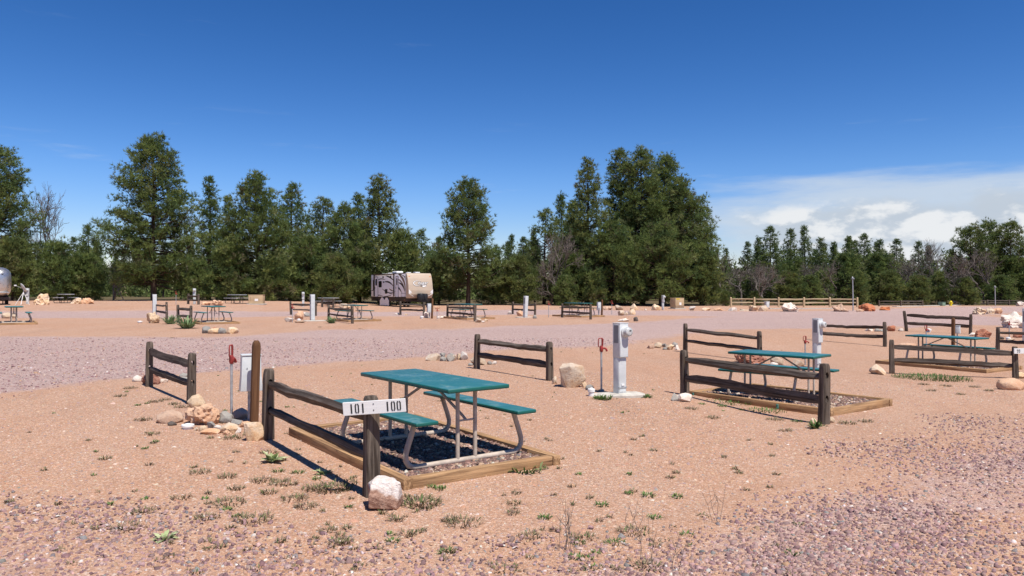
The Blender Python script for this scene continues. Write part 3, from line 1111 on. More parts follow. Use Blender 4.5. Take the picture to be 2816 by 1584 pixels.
for (u, v, lt, lb) in ((40, 893, 'green picnic table cut off by the left edge of the picture', 'low timber border under the left edge table'),
                       (603, 891, 'green picnic table left of centre with stones lying before it', 'timber border behind the row of stones, left of centre'),
                       (1000, 884, 'green picnic table just left of the parked trailer', 'timber border under the table left of the parked trailer'),
                       (1318, 878, 'green picnic table just right of the parked trailer', 'timber border under the table right of the parked trailer'),
                       (1625, 872, 'farthest green picnic table, before the tall pine clump', 'timber border under the farthest green table')):
    p = P(u, v)
    c = p - AX * 1.15
    site((c.x, c.y), YAW, lt, lb, 2.7, 1.75, int(u), 700)
for u, D, yw, lab in ((181, 62, YAW + 0.25, 'grey picnic table between two boulders under the trees at far left'), (652, 63, YAW + 0.3, 'grey picnic table beside the tan cabinet at the wood edge'),
                      (903, 66, YAW + 0.5, 'grey picnic table behind the distant fence, left of the trailer')):
    table(GREY, lab, PD(u, D), yw, GS)

# ------------------------------------------------------------------ meter pedestals
def pedestal(label, loc, yaw, h=1.18, meter=True, lean=0.0, pad=True):
    t = empty('meter_pedestal', loc, yaw, label, 'utility pedestal', 'grey utility pedestals at the campsites')
    t.rotation_euler = (0, lean, yaw)
    k = h / 1.18
    if meter:
        MB().box((0, 0.0, 0.30 * k), (0.165, 0.135, 0.64 * k)).build('column', M['ped'], t, bevel=0.004, smooth=35)
        MB().box((0, -0.07, 0.30 * k), (0.13, 0.006, 0.54 * k)).build('panel', M['ped'], t, bevel=0.002)
        MB().box((0, -0.019, 0.895 * k), (0.185, 0.172, 0.57 * k)).build('cabinet', M['ped'], t, bevel=0.006, smooth=35)
        MB().box((0, -0.107, 0.755 * k), (0.165, 0.006, 0.27 * k)).build('door', M['ped'], t, bevel=0.002)
        MB().box((-0.0945, -0.019, 1.0 * k), (0.005, 0.11, 0.30 * k)).build('shaded_side_panel', M['ped_dark'], t, bevel=0.002)  # left side's shade put into a darker colour
        MB().box((0, -0.019, 1.184 * k), (0.195, 0.182, 0.012)).build('lid', M['ped'], t, bevel=0.003)
        MB().lathe([(0.092, 0), (0.092, 0.03), (0.080, 0.036)], 28, (0.025, -0.103, 1.04 * k), 'Y').build('socket', M['ped'], t, smooth=40)
        mt = MB().lathe([(0.076, 0.03), (0.076, 0.09), (0.070, 0.105), (0.05, 0.112), (0.0, 0.114)], 28, (0.025, -0.103, 1.04 * k), 'Y').build('meter', M['glass_grey'], t, smooth=50)
        MB().box((0.035, -0.2185, 1.062 * k), (0.045, 0.004, 0.018)).build('display', M['lcd'], mt)
        MB().box((0, -0.070, 0.10), (0.175, 0.02, 0.022)).build('strap', M['galv'], t, bevel=0.002)
        MB().box((0, -0.078, 0.145), (0.06, 0.012, 0.03)).build('latch', M['white'], t, bevel=0.002)
        MB().box((-0.092, -0.019, 0.86 * k), (0.008, 0.174, 0.012)).build('seam', M['ped'], t)
    else:
        MB().box((0, 0, h / 2 - 0.03), (0.20, 0.19, h + 0.06)).build('cabinet', M['ped'], t, bevel=0.006, smooth=35)
        MB().box((0, -0.098, h * 0.5), (0.185, 0.006, h * 0.92)).build('cover', M['ped'], t, bevel=0.002)
        MB().box((0, 0, h + 0.004), (0.212, 0.20, 0.012)).build('lid', M['ped'], t, bevel=0.003)
        MB().box((-0.103, 0.0, h * 0.78), (0.006, 0.13, h * 0.3)).build('shaded_side_panel', M['ped_dark'], t, bevel=0.002)  # darker sheet, shade of the left side painted in
        MB().lathe([(0.012, 0), (0.010, 0.012)], 10, (0.06, -0.10, h * 0.55), 'Y').build('lock', M['galv'], t)
    return t


def glass_grey():
    k = Mat('meter_glass', 0.12, 0.6)
    v = k.coord('Object')
    k.base(k.mix(k.rng(k.noise(v, 30, 3), 0.4, 0.6), (0.42, 0.43, 0.42), (0.56, 0.56, 0.54)))
    return k.m


M['glass_grey'] = glass_grey()


def slab(label, loc, yaw, L, W, seed):
    r = random.Random(seed)
    n = 18
    poly = []
    for i in range(n):
        a = 2 * math.pi * i / n
        q = 1 / max(abs(math.cos(a)), abs(math.sin(a))) ** 0.55
        poly.append((math.cos(a) * L / 2 * q * r.uniform(.85, 1.05), math.sin(a) * W / 2 * q * r.uniform(.85, 1.05)))
    o = MB().prism(poly, -0.03, 0.035, lambda a, b, d: (a, b, d)).build('concrete_pad', M['concrete'], None, bevel=0.008, seg=1)
    o.location, o.rotation_euler = loc, (0, 0, yaw)
    return tag(o, label, 'concrete pad')


PY = math.atan2(AX.x, -AX.y) + 0.0
slab('rough concrete pad under the front meter pedestal', P(1702, 1088), PY - 0.3, 0.92, 0.50, 3)
pedestal('grey meter pedestal in the middle foreground, right of the cream boulder', P(1704, 1086) + Vector((0, 0, 0.03)), PY, 1.15)
pedestal('grey meter pedestal rising behind the second green table', P(2246, 1012), PY, HP(2246, 1012, 876.3))
pedestal('plain grey pedestal behind a rough tan rock at far left', P(425, 873), PY, 1.30, False)
slab('thin concrete pad under the tall plain pedestal left of the trailer', P(866, 883), PY, 1.2, 0.7, 5)
pedestal('tall plain grey pedestal standing left of the parked trailer', P(859, 882.2) + Vector((0, 0, 0.03)), PY, 1.29, False)
slab('thin concrete pad under the leaning pedestal in the middle distance', P(1440, 873), PY, 1.0, 0.6, 6)
pedestal('plain grey pedestal leaning right in the middle distance', P(1444, 873.5) + Vector((0, 0, 0.03)), PY, 1.18, False, 0.06)
pedestal('white meter pedestal beside the satellite dish at far left', PD(76, 57), PY - 0.5, 1.2)
pedestal('distant meter pedestal under the pines left of the far left table', PD(535, 58), PY - 0.5, 1.2)
pedestal('distant meter pedestal before the pines behind the leaning fence post', PD(834, 62), PY - 0.5, 1.2)
pedestal('distant grey pedestal with open side between boulder and tan cabinet', PD(1823, 62), PY + 0.4, 1.2)
pedestal('grey pedestal half cut by the right picture edge', P(2823, 945), PY, 1.18, False)


# ------------------------------------------------------------------ yard hydrants
def hydrant_parts():
    t = empty('yard_hydrant', (0, 0, 0))
    MB().tube([(0, 0, -0.05), (0, 0, 0.70)], 0.017, 10).build('pipe', M['galv'], t, smooth=50)
    hd = MB().tube([(0, 0, 0.69), (0, 0, 0.72), (0, 0, 0.78), (0, 0, 0.80)], [0.024, 0.033, 0.030, 0.02], 10).build('head', M['red'], t, smooth=50)
    MB().tube([(0.01, 0, 0.75), (0.055, 0, 0.755), (0.085, 0, 0.735), (0.095, 0, 0.70)], [0.018, 0.018, 0.017, 0.02], 8).build('spout', M['red'], hd, smooth=50)
    ring = [(-0.040, 0, 0.775), (-0.052, 0, 0.80), (-0.052, 0, 0.90), (-0.042, 0, 0.925), (0.012, 0, 0.93), (0.028, 0, 0.91), (0.026, 0, 0.81), (0.015, 0, 0.78)]
    MB().tube(ring, 0.009, 8).build('lever', M['red'], t, smooth=50)
    MB().tube([(0.012, 0, 0.79), (0.012, 0, 0.92)], 0.012, 8).build('rod', M['red'], t, smooth=50)
    return t


HYD = hydrant_parts()


def hydrant(label, loc, yaw=0.0, s=1.0):
    t = HYD if 'hyd' not in used else copy_tree(HYD)
    used.add('hyd')
    t.location = loc
    t.rotation_euler = (0, 0, yaw)
    t.scale = (1, 1, s)
    return tag(t, label, 'hydrant', 'red-handled yard hydrants')


hydrant('tall red-topped hydrant on a grey pipe left of the brown post', P(637, 1149), 1.35, 1.05)
hydrant('red-handled hydrant between the cream boulder and the front pedestal', P(1653.7, 1076), 0.1, 0.97)
hydrant('red-handled hydrant behind the second green table', P(2214, 1004), 0.1, HP(2214, 1004, 924) / 0.93)
hydrant('red-handled hydrant behind the third green table', P(2547, 955), 0.1, HP(2547, 955, 895) / 0.93)
hydrant('red-handled hydrant before the big white boulder at right edge', P(2775, 927), 0.2, HP(2775, 927, 883) / 0.93)
hydrant('thin distant hydrant in the trees above the small left fence', PD(484, 56), 0.3, 1.05)
hydrant('short red hydrant right of the brown post before the trailer', P(1202, 878), 0.1, 0.6)
hydrant('distant red hydrant right of the leaning pedestal', P(1508.8, 873), 0.2, 1.0)
hydrant('grey distant hydrant left of the stacked boulders', P(1682.5, 865), 0.2, 0.95)
hydrant('thin grey hydrant before the red rock left of the trailer', P(804, 887), 0.2, 0.95)


# ------------------------------------------------------------------ brown posts and small boxes
def brown_post(label, loc, h, lean=(0, 0)):
    w = 0.046
    prof = [(1.0, -0.12), (1.0, h - 0.075), (0.86, h - 0.03), (0.45, h)]
    vs, fs = [], []
    for k_, z in prof:
        c = 0.22
        for x, y in ((-1, -1 + c), (-1 + c, -1), (1 - c, -1), (1, -1 + c), (1, 1 - c), (1 - c, 1), (-1 + c, 1), (-1, 1 - c)):
            vs.append((x * w * k_, y * w * k_, z))
    for k_ in range(3):
        for j in range(8):
            fs.append((k_ * 8 + j, k_ * 8 + (j + 1) % 8, k_ * 8 + 8 + (j + 1) % 8, k_ * 8 + 8 + j))
    fs += [tuple(reversed(range(8))), tuple(range(24, 32))]
    o = MB().add(vs, fs).build('wooden_post', M['brown_post'], None, smooth=25)
    o.location, o.rotation_euler = loc, (lean[1], lean[0], PY)
    return tag(o, label, 'post', 'brown stained marker posts')


def service_box(label, loc, yaw, h, w=0.25, hb=0.46):
    t = empty('service_box', loc, yaw, label, 'service box', 'small grey service boxes on stakes')
    vs = []
    for s, z in ((1.12, h - hb), (1.0, h - hb * 0.6), (0.94, h)):
        for x, y in ((-1, -0.75), (1, -0.75), (1, 0.75), (-1, 0.75)):
            vs.append((x * w / 2 * s, y * w / 2 * s, z))
    fs = [(k * 4 + j, k * 4 + (j + 1) % 4, k * 4 + 4 + (j + 1) % 4, k * 4 + 4 + j) for k in range(2) for j in range(4)] + [(3, 2, 1, 0), (8, 9, 10, 11)]
    MB().add(vs, fs).build('box', M['ped'], t, bevel=0.006, smooth=35)
    MB().box((0, 0, h + 0.006), (w * 1.0, w * 0.78, 0.014)).build('lid', M['ped'], t, bevel=0.003)
    MB().box((0.0, 0.02, (h - hb) / 2), (0.07, 0.03, h - hb + 0.1)).build('stake', M['galv'], t)
    for x in (-0.07, 0.07):
        MB().lathe([(0.008, 0), (0.007, 0.004)], 8, (x * 0.8, -w * 0.39, h - hb * 0.35), 'Y').build('screw', M['ped_dark'], t)
    return t


brown_post('tall brown post in front of the grey box, left of the front table', P(699, 1167.5), 1.07, (0.028, 0))
service_box('flared grey box on a stake behind the tall brown post', P(690, 1157), 0.45, 0.86)
brown_post('reddish brown post in front of the trailer', P(1187.8, 876), 1.10, (0.03, 0))
service_box('small grey box beside the brown post before the trailer', P(1181, 874.5), 0.45, 0.80, 0.24, 0.5)
brown_post('brown post at the end of the farthest green table', P(1655, 867), 0.97, (0.02, 0))
service_box('grey box behind the farthest green table', P(1647, 866.5), 0.45, 0.80, 0.22, 0.5)
brown_post('brown post behind the third green table at right', P(2621, 958), HP(2621, 958, 874), (0.01, 0))
service_box('grey box on a pale stake behind the third green table', P(2634, 956), 0.9, 0.70, 0.17, 0.24)


def cap(label, loc, r=0.055, h=0.085):
    o = MB().lathe([(r * 0.86, -0.03), (r * 0.86, h * 0.45), (r * 1.08, h * 0.46), (r * 1.08, h * 0.82), (r * 0.95, h * 0.86), (r * 0.5, h * 0.88), (r * 0.46, h), (0.001, h)], 20).build('sewer_cap', M['white'], None, smooth=30)
    o.location = loc
    return tag(o, label, 'pipe cap', 'white plastic sewer caps')


cap('white plastic cap among the stones left of the front fence', P(517, 1179), 0.070, 0.065)
cap('white plastic cap on the concrete pad of the front pedestal', P(1626, 1089) + Vector((0, 0, 0.02)), 0.054, 0.115)
cap('white plastic cap before the red rock, left of the trailer', P(822, 885), 0.09, 0.16)
cap('white plastic cap near the reddish post before the trailer', P(1160, 876), 0.10, 0.14)
cap('white plastic cap left of the rough rock at far left', P(385, 888), 0.11, 0.10)
cap('white plastic cap among rocks behind the right edge fence', P(2772, 936), 0.075, 0.12)
cap('white plastic cap seen beside the hydrant handle behind the third table', P(2553, 913), 0.10, 0.14)

# ------------------------------------------------------------------ rocks
ICO = {}


def ico(n):
    if n not in ICO:
        bm = bmesh.new()
        bmesh.ops.create_icosphere(bm, subdivisions=n, radius=1.0)
        ICO[n] = (np.array([v.co[:] for v in bm.verts]), np.array([[v.index for v in f.verts] for f in bm.faces]))
        bm.free()
    return ICO[n]


def rock_two_material():
    k = Mat('white_crusted_rock', 0.9, 0.2)
    v = k.coord('Object')
    sp = k.n.new('ShaderNodeSeparateXYZ')
    k.l.new(v, sp.inputs[0])
    n = k.noise(v, 7.0, 6, 0.65)
    n2_ = k.noise(v, 26.0, 6, 0.7)
    lvl = k.math('ADD', sp.outputs[2], k.math('MULTIPLY', k.math('SUBTRACT', n, 0.5), 0.12))
    lvl = k.math('ADD', lvl, k.math('MULTIPLY', sp.outputs[0], 0.35))
    crust = k.mix(k.rng(n2_, 0.4, 0.7), (0.74, 0.66, 0.60), (0.62, 0.50, 0.43))
    fresh = k.mix(k.rng(n2_, 0.35, 0.65), (0.30, 0.16, 0.11), (0.46, 0.29, 0.21))
    k.base(k.mix(k.rng(lvl, 0.125, 0.15), fresh, crust))
    k.bump(k.math('ADD', n, n2_), 0.8, 0.03)
    return k.m


M['rock_two'] = rock_two_material()


def rock_mesh(sx, sy, sz, seed, style, mat, sub):
    r = np.random.default_rng(seed)
    off = r.uniform(0, 50, 3)
    if style == 'rough':
        V, F = ico(sub)
        pl = r.normal(size=(9, 3))
        pl /= np.linalg.norm(pl, axis=1)[:, None]
        dots = V @ pl.T
        rad = np.minimum(np.where(dots > 0.05, r.uniform(0.55, 0.92, 9) / np.maximum(dots, 0.05), 9).min(1), 1.12)
        Q = V * rad[:, None]
        a1, a2 = 0.32, 0.16
    else:
        # a broken stone: the hull of a few points gives flat fractured faces with hard arrises
        n = {'block': 15, 'cube': 16, 'round': 34}[style]
        pts = r.normal(size=(n, 3))
        pts /= np.linalg.norm(pts, axis=1)[:, None]
        if style == 'cube':
            pts[:8] = CUBE * 0.62 * r.uniform(0.50, 1.15, (8, 3))
            pts[8:] *= 0.98
        pts *= r.uniform(0.84, 1.0, (n, 1))
        bm = bmesh.new()
        for p in pts:
            bm.verts.new(p)
        res = bmesh.ops.convex_hull(bm, input=bm.verts[:])
        bmesh.ops.delete(bm, geom=[e for e in res['geom_interior'] if isinstance(e, bmesh.types.BMVert)], context='VERTS')
        bmesh.ops.dissolve_limit(bm, angle_limit=math.radians(10), verts=bm.verts[:], edges=bm.edges[:])
        bmesh.ops.bevel(bm, geom=bm.edges[:], offset=0.035 if style != 'round' else 0.08, segments=1, affect='EDGES', clamp_overlap=True)
        bmesh.ops.triangulate(bm, faces=bm.faces[:])
        if sub > 2:
            bmesh.ops.subdivide_edges(bm, edges=[e for e in bm.edges if e.calc_length() > 0.22], cuts=2 if sub > 3 else 1, use_grid_fill=True)
            bmesh.ops.triangulate(bm, faces=bm.faces[:])
        bm.verts.index_update()
        Q = np.array([v.co[:] for v in bm.verts])
        F = np.array([[v.index for v in f.verts] for f in bm.faces])
        bm.free()
        a1, a2 = 0.07, 0.045
    nz = np.array([mnoise.noise(Vector(p * 1.7 + off)) * a1 - abs(mnoise.noise(Vector(p * 3.6 + off))) * a2 * 1.3 + mnoise.noise(Vector(p * 7 + off)) * a2 * 0.7 + mnoise.noise(Vector(p * 15 + off)) * a2 * 0.45 for p in Q])
    Q = Q * (1 + nz)[:, None]
    Q[:, 2] = np.where(Q[:, 2] < -0.5, -0.5 + (Q[:, 2] + 0.5) * 0.3, Q[:, 2])
    Q[:, 2] += 0.5
    wz = r.uniform(0, 6.28)
    Q[:, :2] = Q[:, :2] @ np.array([[math.cos(wz), -math.sin(wz)], [math.sin(wz), math.cos(wz)]])
    mx = np.abs(Q[:, 0]).max(), np.abs(Q[:, 1]).max(), Q[:, 2].max()
    Q = Q * np.array([sx / mx[0], sy / mx[1], sz / mx[2]])
    Q[:, 2] -= 0.08 * sz
    me = np_mesh('rock', Q, F, mat, smooth=True)
    me.set_sharp_from_angle(angle=math.radians({'rough': 24, 'block': 14, 'cube': 14, 'round': 40}[style]))
    return me


ORD = ['first', 'second', 'third', 'fourth', 'fifth', 'sixth', 'seventh', 'eighth', 'ninth', 'tenth', 'eleventh', 'twelfth', 'thirteenth', 'fourteenth', 'fifteenth', 'sixteenth']
KIND = {'c': ('cream', 'rock_cream'), 'w': ('white', 'rock_white'), 't': ('tan', 'rock_tan'), 'o': ('orange', 'rock_orange'), 'r': ('red', 'rock_red'), 'g': ('grey', 'rock_grey'), 'd': ('dark', 'rock_dark'), '2': ('white-topped brown', 'rock_two')}
seed_n = [100]


def rock(u, v, w, h, kind, style='block', label=None, D=None):
    """u, v: pixel of the foot; w, h: size in pixels"""
    p = P(u, v) if D is None else PD(u, D)
    k = p.y / FPX
    seed_n[0] += 1
    sx, sz = w * k / 2, h * k
    sy = sx * (0.75 + 0.3 * ((seed_n[0] * 37) % 10) / 10)
    o = link('rock', rock_mesh(sx, sy, sz * 1.08, seed_n[0], style, M[KIND[kind][1]], 4 if w > 34 else 3 if w > 11 else 2))
    o.location = p + Vector((0, sy * 0.85, 0))
    o.location.z = float(g(o.location.x, o.location.y))
    return tag(o, label, 'rock', 'rocks and boulders set about the camp')


def cluster(where, items):
    items = sorted(items, key=lambda q: q[0])
    n = len(items)
    for i, it in enumerate(items):
        u, v, w, h, kind = it[:5]
        style = it[5] if len(it) > 5 else 'block'
        D = it[6] if len(it) > 6 else None
        pos = (ORD[i] + ' from left') if n > 1 else ''
        rock(u, v, w, h, kind, style, f'{KIND[kind][0]} {"rough " if style == "rough" else ""}rock, {pos} {where}'.replace(',  ', ' '), D)


rock(1050, 1405, 108, 84, '2', 'cube', 'white-topped brown rock at the foot of the numbered fence post')
rock(692, 1213, 66, 52, 'c', 'cube', 'flat pale tan rock leaning on the left post of the front fence')
rock(534, 1127, 50, 42, 't', 'round', 'rounded orange-tan boulder at the foot of the left fence post')
rock(452, 1166, 78, 33, 'o', 'round', 'long smooth orange rock at the left end of the stone pile')
rock(548, 1170, 112, 54, 'o', 'rough', 'large rough orange rock in the stone pile by the hydrant')
cluster('among the small stones round the hydrant and brown post',
        [(615, 1164, 42, 32, 'g', 'round'), (657, 1152, 48, 28, 'g', 'round'), (577, 1180, 26, 20, 'g'), (556, 1187, 24, 16, 't', 'round'), (627, 1192, 58, 26, 'c', 'round'), (572, 1195, 56, 14, 'o', 'round'),
         (674, 1175, 38, 15, 'o', 'round'), (627, 1172, 18, 10, 'w'), (648, 1169, 28, 17, 'g'), (470, 1171, 26, 12, 'd', 'round'), (622, 1197, 24, 15, 'o', 'rough'), (651, 1192, 22, 16, 'w'), (595, 1183, 24, 13, 'w', 'round'), (540, 1184, 16, 9, 'c')])
cluster('behind the left front fence', [(409, 1058, 60, 34, 'r', 'rough'), (373, 1050, 28, 18, 'w', 'round'), (470, 1038, 20, 11, 'w'), (502, 1037, 26, 11, 'g', 'round'), (496, 1051, 38, 13, 'g', 'round'), (446, 1052, 26, 9, 'w')])
cluster('in the stone pile behind the front table', [(1190, 992, 45, 20, 'c'), (1217, 993, 20, 12, 'g', 'round'), (1237, 994, 25, 19, 'g'), (1250, 992, 15, 15, 'c'), (1276, 990, 22, 24, 'w'), (1217, 982, 18, 12, 'g'), (1262, 989, 14, 17, 't'), (1240, 983, 20, 12, 'g')])
cluster('at the left post of the lone dark fence', [(1318, 1004, 52, 27, 't'), (1346, 1003, 14, 10, 'g', 'round'), (1360, 1002, 14, 9, 'w'), (1293, 1006, 15, 8, 'g', 'round')])
rock(1572, 1068, 84, 66, 'c', 'cube', 'big cream boulder between the lone fence and the red-handled hydrant')
rock(1526, 1056, 16, 22, 'c', 'block', 'small upright rock against the left side of the big cream boulder')
cluster('right of the big cream boulder by the pedestal', [(1607, 1066, 16, 16, 't'), (1622, 1073, 24, 15, 'g', 'round'), (1655, 1077, 20, 6, 'g')])
cluster('at the left foot of the fence before the second table', [(1856, 1103, 25, 22, 'g'), (1888, 1106, 54, 24, 'w')])
cluster('at the right foot of the fence before the second table', [(2239, 1167, 22, 17, 'c', 'round'), (2290, 1163, 22, 16, 't', 'round')])
cluster('in the stone row left of the second table', [(1790, 959, 21, 12, 'o'), (1812, 957, 24, 15, 't'), (1846, 962, 27, 15, 'c'), (1829, 962, 13, 7, 'g', 'round'), (1864, 963, 14, 14, 'w'), (1857, 954, 17, 13, 'g', 'round'), (1828, 955, 15, 11, 'g')])
cluster('seen beneath the second green table', [(2075, 1001, 96, 30, 'r', 'rough'), (2140, 1004, 36, 24, 't', 'round'), (2131, 1007, 21, 11, 'w', 'round'), (2198, 1009, 32, 20, 'c')])
rock(2424, 1031, 44, 28, 'c', 'block', 'beige rock beside the notched fence post at right')
cluster('behind the sagging fence right of the second pedestal', [(2394, 911, 25, 10, 'w'), (2414, 912, 16, 9, 'g', 'round'), (2432, 912, 22, 7, 'g'), (2455, 911, 24, 16, 'r')])
rock(2793, 1073, 76, 32, 'o', 'round', 'large smooth orange rock low at the right picture edge')
rock(2813, 1041, 40, 20, 't', 'block', 'tan rock behind the large orange one at the right edge')
rock(2481, 911, 15, 8, 'w', 'block', 'small white rock at the foot of the leaning fence post')
cluster('behind the third green table near the right edge', [(2680, 924, 20, 9, 'w', 'round'), (2712, 931, 44, 26, 'r', 'rough'), (2806, 929, 30, 13, 'r'), (2756, 934, 20, 8, 'd', 'round'), (2786, 938, 30, 6, 'c')])
rock(2505, 957, 54, 12, 'o', 'round', 'low orange rock seen under the left end of the third table')
rock(2818, 903, 92, 46, 'w', 'rough', 'big white boulder behind the hydrant at the right edge')
rock(2782, 901, 26, 30, 'd', 'block', 'dark rock on the left of the big white boulder')
cluster('in the boulder heap across the right road', [(2704, 865, 38, 20, 'c', 'rough'), (2728, 864, 26, 20, 'c', 'rough'), (2748, 863, 32, 17, 'o', 'rough')])
cluster('in the far boulder line on the right',
        [(1909, 852, 24, 12, 'w', 'block', 61), (1944, 853, 26, 8, 'c', 'block', 61), (1980, 853, 37, 8, 'o', 'rough', 61), (2016, 854, 27, 10, 'w', 'block', 60), (2049, 854, 29, 6, 'c', 'rough', 60),
         (2076, 853, 28, 17, 'c', 'rough', 60), (2101, 853, 26, 16, 'c', 'block', 60), (2182, 856, 56, 26, 'w', 'rough', 58), (2319, 857, 54, 23, 'o', 'rough', 58), (2368, 857, 22, 7, 'o', 'round', 58),
         (2400, 855, 54, 22, 'r', 'rough', 59), (2441, 851, 32, 11, 'r', 'rough', 62)])
cluster('of the boulders before the tall pines', [(1672, 852, 27, 11, 'o', 'rough', 60), (1702, 852, 26, 14, 'c', 'block', 60), (1746, 852, 24, 19, 'c', 'block', 60), (1776, 853, 8, 4, 'w', 'block', 60), (1805, 852, 27, 18, 'c', 'rough', 60)])
cluster('in the stacked boulders on the road edge', [(1709, 868, 18, 15, 'c', 'block'), (1722, 867, 14, 9, 'c', 'round'), (1739, 866, 21, 16, 'c', 'round')])
cluster('on the soil beyond the front pedestal', [(1717, 884, 34, 9, 'w'), (1749, 884, 14, 13, 'd', 'round')])
cluster('round the foot of the leaning pedestal', [(1401, 865, 13, 10, 'w'), (1430, 869, 21, 16, 'o'), (1471, 876, 12, 10, 'g', 'round')])
cluster('at the fence foot right of the trailer', [(1315, 887, 20, 12, 'c'), (1328, 887, 10, 5, 'w'), (1337, 884, 12, 7, 'c')])
cluster('round the reddish post before the trailer', [(1172, 874, 15, 17, 'w'), (1211, 876, 18, 7, 'w'), (1092, 866, 15, 6, 'w'), (1116, 867, 14, 4, 'c'), (1222, 872, 10, 5, 'w')])
cluster('round the tall plain pedestal left of the trailer', [(821, 879, 28, 24, 'o', 'rough'), (793, 885, 27, 12, 'w'), (842, 871, 18, 12, 'g'), (820, 888, 30, 6, 'c'), (838, 866, 12, 7, 'w')])
rock(941, 0, 40, 14, 'c', 'block', 'cream boulder below the distant fence, left of the trailer', 61)
rock(416, 889, 46, 32, 't', 'rough', 'rough grey-tan rock before the plain pedestal at far left')
cluster('in the row of stones before the left green table', [(563, 917, 24, 20, 'g', 'round'), (586, 918, 36, 15, 't', 'round'), (608, 918, 22, 17, 'g', 'round'), (633, 918, 36, 18, 'c', 'round'), (589, 912, 18, 12, 'r', 'rough')])
cluster('in the rock heap behind the left green table', [(562, 850, 30, 10, 'o', 'rough', 56), (590, 849, 44, 16, 'o', 'rough', 56)])
rock(109, 0, 46, 31, 'c', 'rough', 'big cream boulder right of the satellite dish', 55)
cluster('under the trees right of the far left grey table', [(203, 0, 30, 17, 'c', 'rough', 58), (233, 0, 35, 17, 'o', 'rough', 58)])
rock(14, 876, 40, 17, 't', 'round', 'brown rock under the table at the left picture edge')
rock(2636, 0, 30, 14, 'o', 'round', 'brown mound-like boulder beside the yellow hydrant far right', 84)
rock(2812, 0, 26, 13, 'w', 'rough', 'distant pale boulder before the wood at the right edge', 80)
rock(1201, 0, 16, 6, 'o', 'block', 'small orange rock right of the trailer front', 64)

# ------------------------------------------------------------------ cabinets, poles, far utilities
def cabinet(label, loc, yaw, w, d, h, pale):
    t = empty('utility_cabinet', loc, yaw, label, 'cabinet', 'tan electrical cabinets')
    MB().box((0, 0, 0.03), (w * 1.25, d * 1.3, 0.10)).build('pad', M['concrete'], t, bevel=0.01)
    MB().box((0, 0, 0.08 + h / 2), (w, d, h)).build('housing', M['tan_box'], t, bevel=0.015, smooth=35)
    MB().box((0, 0, 0.08 + h + 0.012), (w * 1.03, d * 1.03, 0.03)).build('lid', M['tan_box'], t, bevel=0.008)
    MB().box((0, -d / 2 - 0.004, 0.08 + h * 0.14), (w * 0.98, 0.012, h * 0.25)).build('skirt', M['tan_box'] if pale else M['tan_dark'], t, bevel=0.003)
    MB().box((0.06 * w, -d / 2 - 0.008, 0.08 + h * 0.44), (w * 0.24, 0.006, h * 0.26)).build('label_plate', M['white'], t)
    MB().box((-w * 0.34, -d / 2 - 0.008, 0.08 + h * 0.55), (0.02, 0.02, h * 0.45)).build('handle', M['tan_dark'], t)
    if not pale:
        MB().box((-w * 0.22, -d / 2 - 0.008, 0.08 + h * 0.92), (w * 0.4, 0.006, h * 0.09)).build('warning_strip', M['yellow'], t)
    return t


cabinet('tan electrical cabinet beside the grey table at left', PD(706, 62), 0.10, 1.14, 0.8, 0.70, True)
cabinet('brown-tan electrical cabinet on a pad before the tall pines', PD(1862, 66), 0.45, 0.92, 0.75, 0.86, False)


def pole(label, loc, h, cat='pole'):
    t = empty('light_pole', loc, 0.4, label, cat, 'thin camp light poles')
    MB().tube([(0, 0, -0.05), (-0.02, 0, h * 0.5), (-0.05, 0, h)], [0.05, 0.045, 0.04], 8).build('mast', M['galv'], t, smooth=50)
    MB().box((-0.03, 0, h + 0.04), (0.22, 0.16, 0.12)).build('lamp_head', M['ped_dark'], t, bevel=0.02)
    MB().lathe([(0.05, 0), (0.05, 0.06), (0.02, 0.10)], 10, (-0.06, 0, h + 0.10)).build('sensor', M['ped'], t)
    return t


pole('thin grey light pole before the wood, right of the pale fence', PD(2346, 61), 2.55)
pole('thin light pole at the wood edge near the right side', PD(2737, 80), 1.95)
pole('short pale marker pole beyond the yellow hydrant', PD(2637, 90), 1.5)

yh = empty('fire_hydrant', PD(2615, 82), 0, 'small yellow fire hydrant at the far road edge', 'fire hydrant')
MB().lathe([(0.14, 0), (0.14, 0.05), (0.10, 0.07), (0.10, 0.34), (0.14, 0.36), (0.13, 0.42), (0.08, 0.50), (0.03, 0.53), (0.02, 0.56)], 14).build('barrel', M['yellow'], yh, smooth=40)
for s in (-1, 1):
    MB().tube([(s * 0.08, 0, 0.26), (s * 0.20, 0, 0.26)], 0.06, 10).build('nozzle', M['yellow'], yh, smooth=40)
for u, D, lab in ((2590, 81, 'green utility box left of the yellow fire hydrant'), (2384, 72, 'green utility box at the end of the pale fence')):
    t = empty('utility_box', PD(u, D), 0.5, lab, 'cabinet', 'green utility boxes')
    MB().box((0, 0, 0.18), (0.55, 0.5, 0.40)).build('housing', M['green_box'], t, bevel=0.02, smooth=35)
    MB().box((0, 0, 0.395), (0.60, 0.55, 0.03)).build('lid', M['green_box'], t, bevel=0.008)
t = empty('utility_box', PD(2109, 73), 0.4, 'pale grey utility box behind the pale fence', 'cabinet', 'green utility boxes')
MB().box((0, 0, 0.26), (0.36, 0.3, 0.62)).build('housing', M['ped'], t, bevel=0.02, smooth=35)
MB().box((0, 0, 0.58), (0.40, 0.34, 0.03)).build('lid', M['ped'], t, bevel=0.008)
